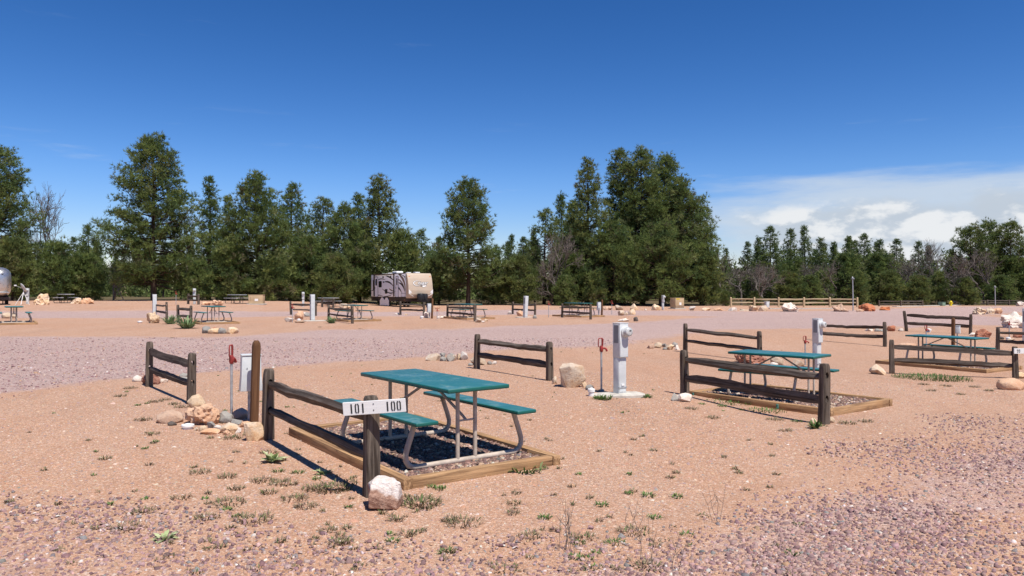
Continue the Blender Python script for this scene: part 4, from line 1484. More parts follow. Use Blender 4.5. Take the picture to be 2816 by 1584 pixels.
# a pale kerb along the far road edge on the right
a, b = PD(2115, 67), PD(2310, 67)
kerb = MB().box((0, 0, 0.03), ((b - a).length, 0.35, 0.10)).build('kerb', M['concrete'], None, bevel=0.01, loc=(a + b) / 2)
tag(kerb, kind='structure')
a, b = PD(2460, 76), PD(2640, 84)
kerb = MB().box((0, 0, 0.02), ((b - a).length, 0.5, 0.09)).build('kerb', M['concrete'], None, bevel=0.01, loc=(a + b) / 2, rz=math.atan2((b - a).y, (b - a).x))
tag(kerb, kind='structure')

# ------------------------------------------------------------------ satellite dish on its tripod
sd = empty('satellite_dish', PD(63, 55), 0, 'grey satellite dish on a white tripod at far left', 'satellite dish')
dish = MB()
n, rings = 20, 5
vs, fs = [], []
for k in range(rings + 1):
    for j in range(n):
        r_, w_ = 0.34 * k / rings + 0.002, 2 * math.pi * j / n
        vs.append((r_ * math.cos(w_), r_ * math.sin(w_), 0.5 * r_ * r_))
for k in range(rings):
    for j in range(n):
        fs.append((k * n + j, k * n + (j + 1) % n, k * n + n + (j + 1) % n, k * n + n + j))
dsh = dish.add(vs, fs).build('reflector', M['ped'], sd, smooth=60, loc=(-0.03, 0, 1.22))
dsh.modifiers.new('thick', 'SOLIDIFY').thickness = 0.012
dsh.rotation_euler = (math.radians(-62), 0, math.radians(-40))
MB().tube([(0.1, 0.12, 1.1), (-0.35, -0.25, 1.38)], 0.012, 6).build('arm', M['galv'], sd)
MB().box((-0.37, -0.27, 1.40), (0.14, 0.10, 0.09)).build('receiver', M['white'], sd, bevel=0.01)
MB().tube([(0.05, 0, 0.75), (0.05, 0.05, 1.2)], 0.03, 8).build('mast', M['white'], sd)
for x, y in ((-0.48, -0.1), (0.08, -0.35), (0.34, 0.2)):
    MB().tube([(x, y, 0), (0.05, 0, 0.92)], 0.022, 8).build('leg', M['white'], sd)

# ------------------------------------------------------------------ travel trailer
RVD = 69.0
RVY = YAW
rv_corner = PD(1124, RVD)
RW, RL = 2.5, 8.3
ax = Vector((math.cos(RVY), math.sin(RVY), 0))
ay = Vector((-math.sin(RVY), math.cos(RVY), 0))
rv_c = rv_corner - ax * (RL / 2) + ay * (RW / 2)
rv_c.z = float(g(rv_corner.x, rv_corner.y))
rv = empty('travel_trailer', rv_c, RVY, 'grey and tan travel trailer parked before the pines', 'trailer')
M['rv_side'] = speckled('trailer_side_gelcoat', (0.84, 0.85, 0.87), 0.03, 1.2, 0.35, 0.5)
M['rv_front'] = speckled('trailer_tan_cap', (0.48, 0.385, 0.285), 0.03, 1.2, 0.35, 0.5)
M['rv_dark'] = speckled('trailer_dark_brown', (0.045, 0.03, 0.024), 0.2, 2, 0.45, 0.4)
M['rv_swoosh'] = speckled('trailer_brown_graphic', (0.030, 0.022, 0.018), 0.15, 3, 0.4, 0.4)
M['rv_swoosh2'] = speckled('trailer_taupe_graphic', (0.26, 0.20, 0.15), 0.1, 3, 0.4, 0.4)
M['window'] = speckled('dark_tinted_glass', (0.012, 0.013, 0.015), 0.2, 3, 0.08, 0.6)
M['amber'] = speckled('amber_lens', (0.75, 0.25, 0.03), 0.1, 20, 0.3)
M['tyre'] = speckled('tyre_rubber', (0.025, 0.024, 0.023), 0.2, 10, 0.8)
Z0, Z1 = 0.93, 3.12         # bottom of the pale wall, roof


def rv_y(side_depth):
    return -RW / 2 - side_depth


# body: a long prism with rounded roof edges, the front handled by its own cap
prof = [(-RL / 2, Z0), (RL / 2 - 0.55, Z0), (RL / 2 - 0.55, Z1), (-RL / 2, Z1)]
MB().prism(prof, -RW / 2, RW / 2, lambda a, b, d: (a, d, b)).build('body', M['rv_side'], rv, bevel=0.05, seg=3, smooth=40)
cap_prof = [(RL / 2 - 0.548, Z0 - 0.10), (RL / 2 - 0.18, Z0 - 0.10), (RL / 2 - 0.02, Z0 + 0.25), (RL / 2, Z0 + 0.62), (RL / 2 - 0.06, Z0 + 1.15), (RL / 2 - 0.20, Z0 + 1.72), (RL / 2 - 0.34, Z1 - 0.10), (RL / 2 - 0.46, Z1 + 0.01), (RL / 2 - 0.548, Z1 + 0.02)]
MB().prism(cap_prof, -RW / 2 - 0.004, RW / 2 + 0.004, lambda a, b, d: (a, d, b)).build('front_cap', M['rv_front'], rv, bevel=0.035, seg=3, smooth=35)
MB().box((-0.2, 0, Z0 - 0.20), (RL - 0.5, RW - 0.02, 0.44)).build('skirt', M['rv_dark'], rv, bevel=0.02)
MB().box((-0.3, 0, Z1 + 0.012), (RL - 0.6, RW + 0.05, 0.05)).build('roof', M['rv_dark'], rv, bevel=0.015)
MB().box((-0.9, 0.1, Z1 + 0.16), (1.0, 0.72, 0.28)).build('air_conditioner', M['white'], rv, bevel=0.07, seg=3, smooth=40)
for x, y, s in ((-1.9, -0.2, 0.40), (1.2, 0.2, 0.40), (2.6, 0.35, 0.50)):
    MB().box((x, y, Z1 + 0.09), (s, s, 0.14)).build('roof_vent', M['white'], rv, bevel=0.04, seg=2, smooth=40)
MB().box((-2.2, -0.5, Z1 + 0.06), (0.9, 0.5, 0.06)).build('roof_box', M['white'], rv, bevel=0.02)


def side_poly(name, poly, mat, depth=0.006, parent=None):
    return MB().prism(poly, 0.0, depth, lambda a, b, d: (a, -RW / 2 - d, b)).build(name, mat, parent or rv)


def rect(x0, x1, z0, z1, c=0.06):
    return [(x0 + c, z0), (x1 - c, z0), (x1, z0 + c), (x1, z1 - c), (x1 - c, z1), (x0 + c, z1), (x0, z1 - c), (x0, z0 + c)]


def crescent(x0, z0, x1, z1, bulge, thick, n=12):
    """a tapering curved stroke from one point to another"""
    a, b = Vector((x0, z0)), Vector((x1, z1))
    t_ = (b - a)
    nn = Vector((-t_.y, t_.x)).normalized()
    up_, dn_ = [], []
    for i in range(n + 1):
        s = i / n
        mid_ = a + t_ * s + nn * bulge * math.sin(math.pi * s)
        w_ = thick * math.sin(math.pi * min(1, s * 1.0 + 0.02)) ** 0.8 * (1.15 - 0.5 * s)
        up_.append((mid_ + nn * w_ / 2)[:])
        dn_.append((mid_ - nn * w_ / 2)[:])
    return up_ + dn_[::-1]


XB, XF = -RL / 2, RL / 2 - 0.55


def sx(u):        # photo-like position along the side: 0 rear .. 1 front
    return XB + u * (XF - XB) * 1.0


def sz(v):        # 0 bottom .. 1 roof
    return Z0 + v * (Z1 - Z0)


def door(u0, u1):
    f = side_poly('door', rect(sx(u0), sx(u1), sz(-0.02), sz(0.90), 0.08), M['rv_dark'], 0.010)
    side_poly('panel', rect(sx(u0) + 0.05, sx(u1) - 0.05, sz(-0.02) + 0.05, sz(0.90) - 0.05, 0.07), M['rv_side'], 0.016, f)
    side_poly('window', rect(sx(u0) + 0.20, sx(u1) - 0.20, sz(0.50), sz(0.80), 0.05), M['window'], 0.021, f)
    side_poly('handle', rect(sx(u0) + 0.06, sx(u0) + 0.14, sz(0.36), sz(0.42), 0.01), M['black'], 0.03, f)


door(0.115, 0.215)
door(0.72, 0.80)
for u0, u1, v0, v1 in ((0.235, 0.325, 0.42, 0.70), (0.06, 0.105, 0.30, 0.76)):
    w_ = side_poly('window', rect(sx(u0), sx(u1), sz(v0), sz(v1), 0.07), M['window'], 0.012)
side_poly('hatch', rect(sx(0.87), sx(0.985), sz(0.0), sz(0.17), 0.03), M['rv_dark'], 0.008)
side_poly('hatch_door', rect(sx(0.878), sx(0.977), sz(0.015), sz(0.155), 0.03), M['rv_side'], 0.014)
side_poly('vent', rect(sx(0.36), sx(0.40), sz(0.62), sz(0.68), 0.02), M['black'], 0.012)
side_poly('vent', rect(sx(0.42), sx(0.49), sz(0.14), sz(0.34), 0.03), M['black'], 0.012)
for u_ in (0.37, 0.585):
    MB().lathe([(0.10, 0), (0.10, 0.05), (0.08, 0.06)], 14, (sx(u_), -RW / 2, sz(0.87)), 'Y').build('speaker', M['black'], rv, smooth=40)
for u_ in (0.10, 0.675):
    side_poly('awning_arm', rect(sx(u_), sx(u_) + 0.11, sz(0.02), sz(0.99), 0.02), M['rv_dark'], 0.09)
MB().tube([(sx(0.10), -RW / 2 - 0.10, Z1 - 0.02), (sx(0.70), -RW / 2 - 0.10, Z1 - 0.02)], 0.06, 10).build('awning_roll', M['rv_dark'], rv, smooth=50)
for a in ((0.20, 0.74, 0.42, 0.76, 0.10, 0.09), (0.44, 0.93, 0.70, 0.66, 0.10, 0.20), (0.40, 0.66, 0.69, 0.40, 0.22, 0.22), (0.33, 0.36, 0.70, 0.20, -0.20, 0.12),
          (0.48, 0.22, 0.72, 0.25, -0.16, 0.16), (0.12, 0.06, 0.38, 0.03, 0.05, 0.10), (0.0, 0.26, 0.24, 0.20, 0.14, 0.13), (0.53, 0.37, 0.70, 0.24, -0.06, 0.14), (0.38, 0.02, 0.66, 0.14, -0.10, 0.10),
          (0.74, 0.44, 0.90, 0.14, 0.14, 0.24), (0.80, 0.62, 0.985, 0.10, 0.30, 0.26), (0.78, 0.97, 0.93, 0.90, 0.06, 0.12), (0.90, 0.92, 1.0, 0.62, 0.20, 0.16)):
    side_poly('swoosh', crescent(sx(a[0]), sz(a[1]), sx(a[2]), sz(a[3]), a[4], a[5] * 0.8), M['rv_swoosh'], 0.0045)
for a in ((0.80, 0.98, 1.0, 0.10, 0.75, 0.34), (0.22, 0.78, 0.46, 0.72, 0.16, 0.10), (0.74, 0.80, 1.0, 0.20, 0.50, 0.16)):
    side_poly('swoosh', crescent(sx(a[0]), sz(a[1]), sx(a[2]) - 0.03, sz(a[3]), a[4] * 0.6, a[5]), M['rv_swoosh2'], 0.003)
side_poly('corner_trim', [(XF - 0.10, sz(0.86)), (XF - 0.02, sz(0.97)), (XF + 0.20, sz(0.70)), (XF + 0.02, sz(0.80))], M['rv_swoosh'], 0.008)
for x in (-3.2, 0.2, 3.3):
    MB().lathe([(0.035, 0), (0.03, 0.02)], 10, (x, -RW / 2 + 0.005, Z0 - 0.25), 'Y').build('marker_light', M['amber'], rv)
# the wheels, tongue, gas bottles and steps
for x in (-1.35, -0.55):
    for s in (-1, 1):
        w_ = MB().lathe([(0.20, -0.10), (0.33, -0.10), (0.35, -0.06), (0.35, 0.06), (0.33, 0.10), (0.20, 0.10)], 22, (x, s * (RW / 2 - 0.18), 0.35), 'Y').build('wheel', M['tyre'], rv, smooth=40)
        MB().lathe([(0.19, -0.09), (0.19, 0.09), (0.06, 0.105)], 16, (x, s * (RW / 2 - 0.18), 0.35), 'Y').build('rim', M['white'], w_, smooth=40)
MB().prism([(-1.98, 0.10), (0.08, 0.10), (0.05, 0.60), (-0.30, 0.86), (-0.62, 0.86), (-0.95, 0.60), (-1.28, 0.86), (-1.60, 0.86), (-1.95, 0.60)], 0, 0.03, lambda a, b, d: (a, -RW / 2 - 0.02 - d, b)).build('wheel_cover', M['white'], rv, bevel=0.006)
for y in (-0.45, 0.45):
    o = MB().box((0, 0, 0), (1.7, 0.07, 0.14)).build('tongue', M['black'], rv, loc=(RL / 2 + 0.55, y * 0.5, 0.55))
    o.rotation_euler = (0, 0, -math.copysign(0.28, y))
MB().lathe([(0.30, 0), (0.33, 0.05), (0.33, 0.62), (0.28, 0.70), (0.05, 0.72)], 18, (RL / 2 + 0.30, -0.18, 0.56)).build('gas_bottle_cover', M['black'], rv, smooth=40)
MB().lathe([(0.24, 0), (0.26, 0.05), (0.26, 0.60), (0.22, 0.68), (0.05, 0.70)], 18, (RL / 2 + 0.30, 0.26, 0.56)).build('gas_bottle_cover', M['black'], rv, smooth=40)
MB().tube([(RL / 2 + 1.1, 0, -0.02), (RL / 2 + 1.1, 0, 0.85)], 0.05, 10).build('jack', M['black'], rv)
for x in (-3.0, 2.6):
    for s in (-1, 1):
        MB().tube([(x, s * 0.95, -0.02), (x + 0.25, s * 0.95, 0.75)], 0.04, 8).build('stabiliser', M['black'], rv)
for u_ in (0.165, 0.76):
    MB().box((sx(u_), -RW / 2 - 0.20, 0.55), (0.6, 0.4, 0.06)).build('step', M['black'], rv)


# graphics and lettering on the tan front
def front_x(z):
    pr = [(b, a) for a, b in cap_prof[1:]]
    for (z0, x0), (z1, x1) in zip(pr, pr[1:]):
        if z0 <= z <= z1:
            return x0 + (x1 - x0) * (z - z0) / (z1 - z0)
    return pr[-1][1]


def front_mesh(name, me, mat, lift):
    """bend a flat mesh given in (across, up) on to the front cap"""
    for v in me.vertices:
        y, z, dd = v.co.x, v.co.y, v.co.z
        v.co = (front_x(z) + lift + dd, y, z)
    me.materials.clear()
    me.materials.append(mat)
    me.update()
    return link(name, me, rv)


def text_mesh(txt, size, shear, offset, x, y, ext=0.006):
    cu = bpy.data.curves.new('txt', 'FONT')
    cu.body, cu.size, cu.shear, cu.offset, cu.extrude, cu.resolution_u = txt, size, shear, offset, ext, 3
    cu.align_x = 'CENTER'
    o = bpy.data.objects.new('txt', cu)
    COL.objects.link(o)
    me = bpy.data.meshes.new_from_object(o.evaluated_get(bpy.context.evaluated_depsgraph_get()))
    bpy.data.objects.remove(o)
    for v in me.vertices:
        v.co.x += x
        v.co.y += y
    return me


def flat_poly(poly, ext=0.006):
    return MB().prism(poly, 0, ext, lambda a, b, d: (a, b, d)).mesh('shape')


front_mesh('lettering_edge', text_mesh('ougar', 0.46, 0.35, 0.022, 0.20, 2.10), M['rv_swoosh'], 0.012)
front_mesh('lettering', text_mesh('ougar', 0.46, 0.35, 0.0, 0.20, 2.10), M['white'], 0.022)


def arc_poly(cx, cz, rx, rz_, a0, a1, w0, n=26):
    o_, i_ = [], []
    for k in range(n + 1):
        s = k / n
        a = math.radians(a0 + (a1 - a0) * s)
        w_ = w0 * (0.25 + math.sin(math.pi * s))
        o_.append((cx + (rx + w_) * math.cos(a), cz + (rz_ + w_ * 0.6) * math.sin(a)))
        i_.append((cx + (rx - w_) * math.cos(a), cz + (rz_ - w_ * 0.6) * math.sin(a)))
    return o_ + i_[::-1]


front_mesh('lettering_edge', flat_poly(arc_poly(-0.28, 2.20, 0.44, 0.235, 40, 325, 0.058)), M['rv_swoosh'], 0.010)
front_mesh('lettering', flat_poly(arc_poly(-0.28, 2.20, 0.44, 0.235, 44, 320, 0.034)), M['white'], 0.020)
front_mesh('emblem_shadow', flat_poly([(-0.15, 1.98), (0.30, 1.86), (0.62, 2.0), (0.30, 1.99)]), M['rv_swoosh'], 0.010)
front_mesh('emblem', flat_poly([(0.10, 1.93), (0.30, 1.84), (0.42, 1.90), (0.60, 1.93), (0.52, 2.01), (0.30, 2.0)]), M['white'], 0.018)
for s in (-1, 1):
    front_mesh('corner_graphic', flat_poly([(s * 1.245, Z0 + 0.72), (s * 1.245, Z0 + 0.34), (s * 1.1, Z0 + 0.24), (s * 0.72, Z0 + 0.06), (s * 0.98, Z0 + 0.50)][::s]), M['white'], 0.012)
    front_mesh('top_light', flat_poly([(s * 1.15, Z1 - 0.30), (s * 1.0, Z1 - 0.30), (s * 1.0, Z1 - 0.26), (s * 1.15, Z1 - 0.26)]), M['amber'], 0.016)

# ------------------------------------------------------------------ silver rounded trailer at the left edge
def chrome():
    k = Mat('polished_aluminium', 0.3, 0.5, 0.85)
    v = k.coord('Object')
    n = k.noise(v, 2.0, 4)
    k.base(k.mix(k.rng(n, 0.35, 0.65), (0.46, 0.44, 0.42), (0.60, 0.58, 0.56)))
    k.rough(k.rng(k.noise(v, 9, 4), 0.3, 0.7, 0.26, 0.42))
    return k.m


M['chrome'] = chrome()
ac = PD(-24, 54)
ay_ = YAW + 0.02
at_ = empty('silver_trailer', ac - AX * 3.2, ay_, 'polished silver rounded trailer cut off by the left edge', 'trailer')
at_.location.z = ac.z
n, st = 26, []
for x, s in ((-3.3, 0.30), (-3.2, 0.62), (-2.9, 0.86), (-2.4, 0.97), (-1.8, 1.0), (1.8, 1.0), (2.4, 0.97), (2.85, 0.88), (3.15, 0.68), (3.28, 0.36)):
    st.append((x, s))
vs, fs = [], []
for x, s in st:
    for j in range(n):
        w_ = 2 * math.pi * j / n
        c_, s_ = math.cos(w_), math.sin(w_)
        ex = 0.55
        yy = math.copysign(abs(c_) ** ex, c_) * 1.2 * (0.35 + 0.65 * s)
        zz = math.copysign(abs(s_) ** ex, s_) * 1.12 * (0.30 + 0.70 * s)
        vs.append((x, yy, 1.66 + zz))
fs = [(k * n + j, k * n + (j + 1) % n, k * n + n + (j + 1) % n, k * n + n + j) for k in range(len(st) - 1) for j in range(n)]
fs += [tuple(reversed(range(n))), tuple((len(st) - 1) * n + j for j in range(n))]
MB().add(vs, fs).build('shell', M['chrome'], at_, smooth=60)
MB().box((0, 0, 0.48), (5.6, 2.2, 0.22)).build('chassis', M['rv_dark'], at_, bevel=0.02)
MB().box((3.24, 0, 2.0), (0.06, 1.3, 0.55)).build('window', M['window'], at_, bevel=0.05)
MB().box((3.02, 0, 0.92), (0.5, 2.0, 0.05)).build('belt_trim', M['galv'], at_)
MB().lathe([(0.05, 0), (0.04, 0.04)], 10, (0, 0, 0)).build('marker_light', M['red'], at_, loc=(2.9, 0.75, 2.50))
MB().box((0.8, 0, 2.86), (0.9, 0.7, 0.24)).build('air_conditioner', M['white'], at_, bevel=0.06, seg=3)
for x in (-0.45, 0.45):
    for s in (-1, 1):
        w_ = MB().lathe([(0.2, -0.1), (0.34, -0.1), (0.36, 0), (0.34, 0.1), (0.2, 0.1)], 20, (x, s * 0.95, 0.36), 'Y').build('wheel', M['tyre'], at_, smooth=40)
        MB().lathe([(0.19, -0.08), (0.19, 0.08)], 14, (x, s * 0.95, 0.36), 'Y').build('rim', M['galv'], w_)
for x in (-2.4, 2.4):
    for s in (-1, 1):
        MB().tube([(x, s * 0.8, -0.02), (x, s * 0.8, 0.5)], 0.04, 8).build('stabiliser', M['black'], at_)

# ------------------------------------------------------------------ pines
GREENS = np.array([(0.115, 0.156, 0.046), (0.148, 0.194, 0.056), (0.185, 0.222, 0.068), (0.090, 0.138, 0.050), (0.190, 0.214, 0.086), (0.160, 0.150, 0.080)])
GREEN_W = np.array([0.26, 0.28, 0.18, 0.18, 0.07, 0.03])


def pine_meshes(H, Rm, cb, seed, dens=1.0, narrow=0.8, open_=0.0, size=1.0, hue=1.0, bushy=False):
    """trunk-with-limbs mesh and crown mesh. H height, Rm crown radius, cb height share where the crown starts"""
    r = np.random.default_rng(seed)
    mb = MB()
    lean = r.normal(0, 0.012, 2)
    tp = [(lean[0] * z + 0.05 * math.sin(z * 0.6 + seed), lean[1] * z, z) for z in np.linspace(-0.2, H * 0.97, 9)]
    r0 = 0.018 * H + 0.04
    mb.tube(tp, [r0 * (1 - 0.93 * (max(0, q[2]) / H) ** 0.9) for q in tp], 7, True)

    def trunk_at(z):
        return np.array([lean[0] * z + 0.05 * math.sin(z * 0.6 + seed), lean[1] * z, z])

    z0 = H * cb
    n_br = int((36 + 5.6 * (H - z0)) * (0.8 + 0.35 * dens))
    centres, dirs, rads = [], [], []
    az_ = r.random() * 6.28
    gap = r.random(6) * 6.28
    for i in range(n_br):
        t = (i + r.random()) / n_br
        t = t ** (1.12 if not bushy else 0.95)
        z = z0 + (H - z0) * t
        az_ += 2.399 + r.normal(0, 0.4)
        lob = 1 + 0.10 * math.sin(3 * az_ + gap[0] + 5 * t) + 0.08 * math.sin(2 * az_ + gap[1] - 9 * t)
        prof = min(1.0, (1 - t) * 1.38) ** (narrow + 0.12) * (0.74 + 0.26 * min(1, t / 0.16)) + 0.03
        L = Rm * prof * lob * r.uniform(0.74, 1.02)
        if open_ and r.random() < open_:
            continue
        el_ = math.radians(-6 + 50 * t + r.normal(0, 9))
        d_ = np.array([math.cos(az_) * math.cos(el_), math.sin(az_) * math.cos(el_), math.sin(el_)])
        p0 = trunk_at(z)
        tip = p0 + d_ * L + np.array([0, 0, 0.20 * L])
        if L > 0.7:
            midp = p0 + d_ * L * 0.55 - np.array([0, 0, 0.04 * L])
            mb.tube([p0, midp, tip], [0.012 + 0.018 * L, 0.010 + 0.010 * L, 0.008], 4, False)
        k = max(1, int(L / 0.50 + 0.5))
        for j in range(k):
            s = 1 - 0.72 * j / max(1, k) * r.uniform(0.8, 1.1)
            lat = r.normal(0, 0.17 * L * s + 0.10)
            side_ = np.array([-math.sin(az_), math.cos(az_), 0])
            centres.append(p0 + (tip - p0) * s + side_ * lat + np.array([0, 0, r.normal(0.05, 0.12)]))
            dirs.append(d_ * 0.75 + np.array([0, 0, 0.75]))
            rads.append((0.42 + 0.12 * L ** 0.5) * r.choice((0.6, 0.85, 1.0, 1.15, 1.45)) * size)
    centres.append(trunk_at(H * 0.99))
    dirs.append(np.array([0, 0, 1.0]))
    rads.append(0.3 * size)
    C, Dm, Rr = np.array(centres), np.array(dirs), np.array(rads)
    # tufts in flattened pads round each centre
    per = int(round(9 * dens))
    m = len(C)
    offs = r.normal(0, 1, (m, per, 3))
    offs /= np.linalg.norm(offs, axis=2, keepdims=True)
    offs *= (r.random((m, per, 1)) ** 0.5) * Rr[:, None, None]
    offs[:, :, 2] *= 0.74
    T = (C[:, None] + offs).reshape(-1, 3)
    A = np.repeat(Dm, per, 0) + offs.reshape(-1, 3) / np.repeat(Rr, per)[:, None] * 0.9
    pad_c = GREENS[r.choice(len(GREENS), m, p=GREEN_W)] * r.uniform(0.75, 1.25, (m, 1)) * np.array([hue, 1, 1])
    tc_ = np.repeat(pad_c, per, 0) * r.uniform(0.8, 1.2, (m * per, 1))
    nn = 9
    N = len(T)
    dv = r.normal(0, 1, (N, nn, 3))
    dv /= np.linalg.norm(dv, axis=2, keepdims=True)
    dv = dv + A[:, None] * 0.75
    dv /= np.linalg.norm(dv, axis=2, keepdims=True)
    ln = r.uniform(0.22, 0.46, (N, nn, 1)) * size
    wv = np.cross(dv, r.normal(0, 1, (N, nn, 3)))
    wv /= np.linalg.norm(wv, axis=2, keepdims=True) + 1e-9
    wv *= 0.026 * size
    base = T[:, None] + dv * 0.02
    V = np.stack([base - wv, base + wv, base + dv * ln], 2).reshape(-1, 3)
    F = np.arange(len(V)).reshape(-1, 3)
    col = np.repeat(np.repeat(tc_, nn, 0) * r.uniform(0.85, 1.15, (N * nn, 1)), 3, 0)
    return mb.mesh('trunk', M['bark'], smooth=60, fix=False), np_mesh('crown', V, F, M['needles'], np.clip(col, 0.008, 0.3))


def tree(name, label, loc, meshes, group, yaw=0.0, scale=1.0, sxy=1.0, cat='tree'):
    t = empty(name, loc, yaw, label, cat, group)
    t.scale = (scale * sxy, scale * sxy, scale)
    link('trunk', meshes[0], t)
    if meshes[1] is not None:
        link('crown', meshes[1], t)
    return t


PG = 'pines along the edge of the wood'


def pine_px(u, top, w, D, label, seed, cb=0.12, dens=1.0, narrow=0.8, open_=0.0, hue=1.0, sink=0.0):
    """display-pixel outline (2576 wide) -> a pine of its own"""
    u, top, w = u * 1.0932, (top + 7) * 1.0932, w * 1.0932
    p = PD(u, D)
    k = D / FPX
    H = (HOR - top) * k + CAMH - p.z
    tree('pine_tree', label, p, pine_meshes(H, w * k / 2 * 1.12, cb, seed, dens, narrow, open_, hue=hue), PG)


pine_px(-6, 372, 215, 80, 'tall dark pine cut off by the left picture edge', 1, 0.10, 1.0, 0.55)
pine_px(386, 353, 214, 78, 'broad full pine standing alone, tallest on the left side', 2, 0.10, 1.2, 0.42, 0.0)
pine_px(525, 447, 70, 84, 'slim pointed pine just right of the broad left pine', 3, 0.12, 1.0, 0.6, 0.05)
pine_px(577, 494, 58, 88, 'small pointed pine between the slim and the wide one', 4, 0.12, 1.0, 0.7)
pine_px(648, 438, 190, 80, 'wide leafy pine behind the tan cabinet', 5, 0.05, 1.2, 0.7)
pine_px(730, 462, 112, 85, 'round-topped pine right of the wide pine', 6, 0.08, 1.05, 0.6)
pine_px(812, 498, 110, 86, 'open brownish pine left of the trailer', 7, 0.10, 0.9, 0.55, 0.1, 1.12)
pine_px(870, 518, 140, 81, 'bushy pine behind the trailer rear', 8, 0.04, 1.1, 0.65)
pine_px(955, 444, 150, 84, 'tall yellowish pine rising behind the trailer', 9, 0.06, 1.05, 0.6, 0.05, 1.1)
pine_px(905, 488, 70, 87, 'narrow pine at the left shoulder of the yellowish pine', 10, 0.1, 1.0, 0.6)
pine_px(1060, 577, 52, 104, 'small far pine in the gap right of the trailer', 11, 0.2, 0.9, 0.7, 0.1)
pine_px(1178, 454, 172, 79, 'single full pine with a bare dark trunk right of the trailer', 12, 0.16, 1.15, 0.58, 0.04)
pine_px(1368, 529, 120, 84, 'greyish thin pine left of the tall clump', 13, 0.08, 0.75, 0.6, 0.15, 1.05)
pine_px(1476, 399, 122, 82, 'pointed pine forming the left edge of the tall clump', 14, 0.08, 1.05, 0.6, 0.08, 1.08)
pine_px(1566, 377, 118, 85, 'tallest slim pine in the tall clump', 15, 0.10, 1.2, 0.5)
pine_px(1616, 379, 160, 83, 'round-topped dense pine at the middle of the tall clump', 16, 0.10, 1.25, 0.45)
pine_px(1668, 393, 150, 86, 'dense pine right of the middle in the tall clump', 17, 0.10, 1.25, 0.45)
pine_px(1712, 450, 150, 82, 'lower dense pine on the right flank of the tall clump', 18, 0.08, 1.2, 0.5)
pine_px(1764, 494, 90, 86, 'airy pine at the right edge of the tall clump', 19, 0.10, 0.95, 0.45, 0.12, 1.05)
pine_px(1545, 560, 150, 79, 'low spreading pine in front of the tall clump, left side', 20, 0.03, 1.15, 0.55)
pine_px(1660, 570, 170, 78, 'low spreading pine in front of the tall clump, right side', 21, 0.10, 1.1, 0.5)
pine_px(225, 567, 64, 98, 'small far pine between the bare tree and the broad pine', 22, 0.25, 0.9, 0.6, 0.1)
pine_px(2440, 573, 110, 92, 'tall airy pine at far right, left of the twin pair', 23, 0.25, 0.85, 0.4, 0.15, 1.05)
pine_px(2488, 556, 80, 94, 'left pine of the twin pair near the right edge', 24, 0.25, 1.0, 0.42, 0.08)
pine_px(2542, 557, 88, 92, 'right pine of the twin pair at the right edge', 25, 0.22, 1.0, 0.45, 0.08)

# kinds shared by the trees further back
PINE = [pine_meshes(11, 2.0, 0.12, 40, 0.9, 1.0), pine_meshes(11, 1.5, 0.16, 41, 0.9, 0.9, 0.06), pine_meshes(11, 2.5, 0.05, 42, 0.9, 0.9), pine_meshes(11, 1.15, 0.2, 43, 0.95, 0.9, 0.1)]
YOUNG = [pine_meshes(4.5, 1.7, 0.02, 50, 1.0, 0.55, bushy=True, hue=1.05), pine_meshes(4.5, 2.1, 0.02, 51, 1.0, 0.5, bushy=True), pine_meshes(5.5, 2.6, 0.03, 52, 1.1, 0.5, bushy=True, hue=1.1)]


def row(name, where, group, items, protos, base_h, cat='tree', kind='pine', unique=True):
    items = sorted(items)
    for i, (u, top, D) in enumerate(items):
        p = PD(u * 1.0932, D)
        H = (HOR - top * 1.0932) * D / FPX + CAMH - p.z
        o = ORD[i] if i < len(ORD) else str(i + 1) + 'th'
        lab = f'{kind}, {o} from left {where}' if unique else f'{kind} {where}'
        k = rng.randrange(len(protos))
        tree(name, lab, p, protos[k], group, rng.uniform(0, 6.28), H / base_h[k], rng.uniform(0.88, 1.15), cat)


row('pine_tree', 'along the skyline on the right side', PG,
    [(1880, 612, 112), (1905, 622, 108), (1940, 574, 104), (1986, 580, 106), (2026, 572, 108), (2062, 602, 104), (2098, 612, 106), (2136, 598, 110), (2176, 592, 108), (2214, 606, 104),
     (2254, 605, 108), (2312, 610, 112), (2334, 620, 108), (2395, 630, 108), (1955, 640, 100), (2120, 640, 98)], PINE, [11] * 4, kind='dark pine')
row('pine_tree', 'between the trailer and the tall clump', PG,
    [(1030, 600, 96), (1285, 594, 100), (1315, 600, 94), (1345, 585, 98), (1090, 640, 90), (1255, 640, 88), (1405, 620, 96), (1395, 660, 86)], PINE, [11] * 4, kind='mid-height pine')
row('pine_tree', 'in the lower trees on the far left', PG,
    [(60, 560, 96), (100, 640, 90), (150, 610, 94), (185, 600, 92), (240, 630, 90), (290, 640, 92), (480, 600, 94), (455, 640, 90)], PINE, [11] * 4, kind='mid-height pine')
YG = 'young bushy pines at the foot of the wood'
row('young_pine', 'at the wood edge left of the trailer', YG,
    [(30, 610, 76), (150, 625, 78), (215, 650, 79), (500, 665, 77), (575, 620, 78), (690, 660, 77), (770, 610, 79), (845, 650, 76), (1010, 600, 80)], YOUNG, [4.5, 4.5, 5.5], kind='young bushy pine')
row('young_pine', 'at the wood edge right of the trailer', YG,
    [(1105, 655, 81), (1240, 680, 82), (1305, 655, 80), (1440, 650, 80), (1500, 690, 77), (1770, 640, 82), (1420, 700, 77)], YOUNG, [4.5, 4.5, 5.5], kind='young bushy pine')
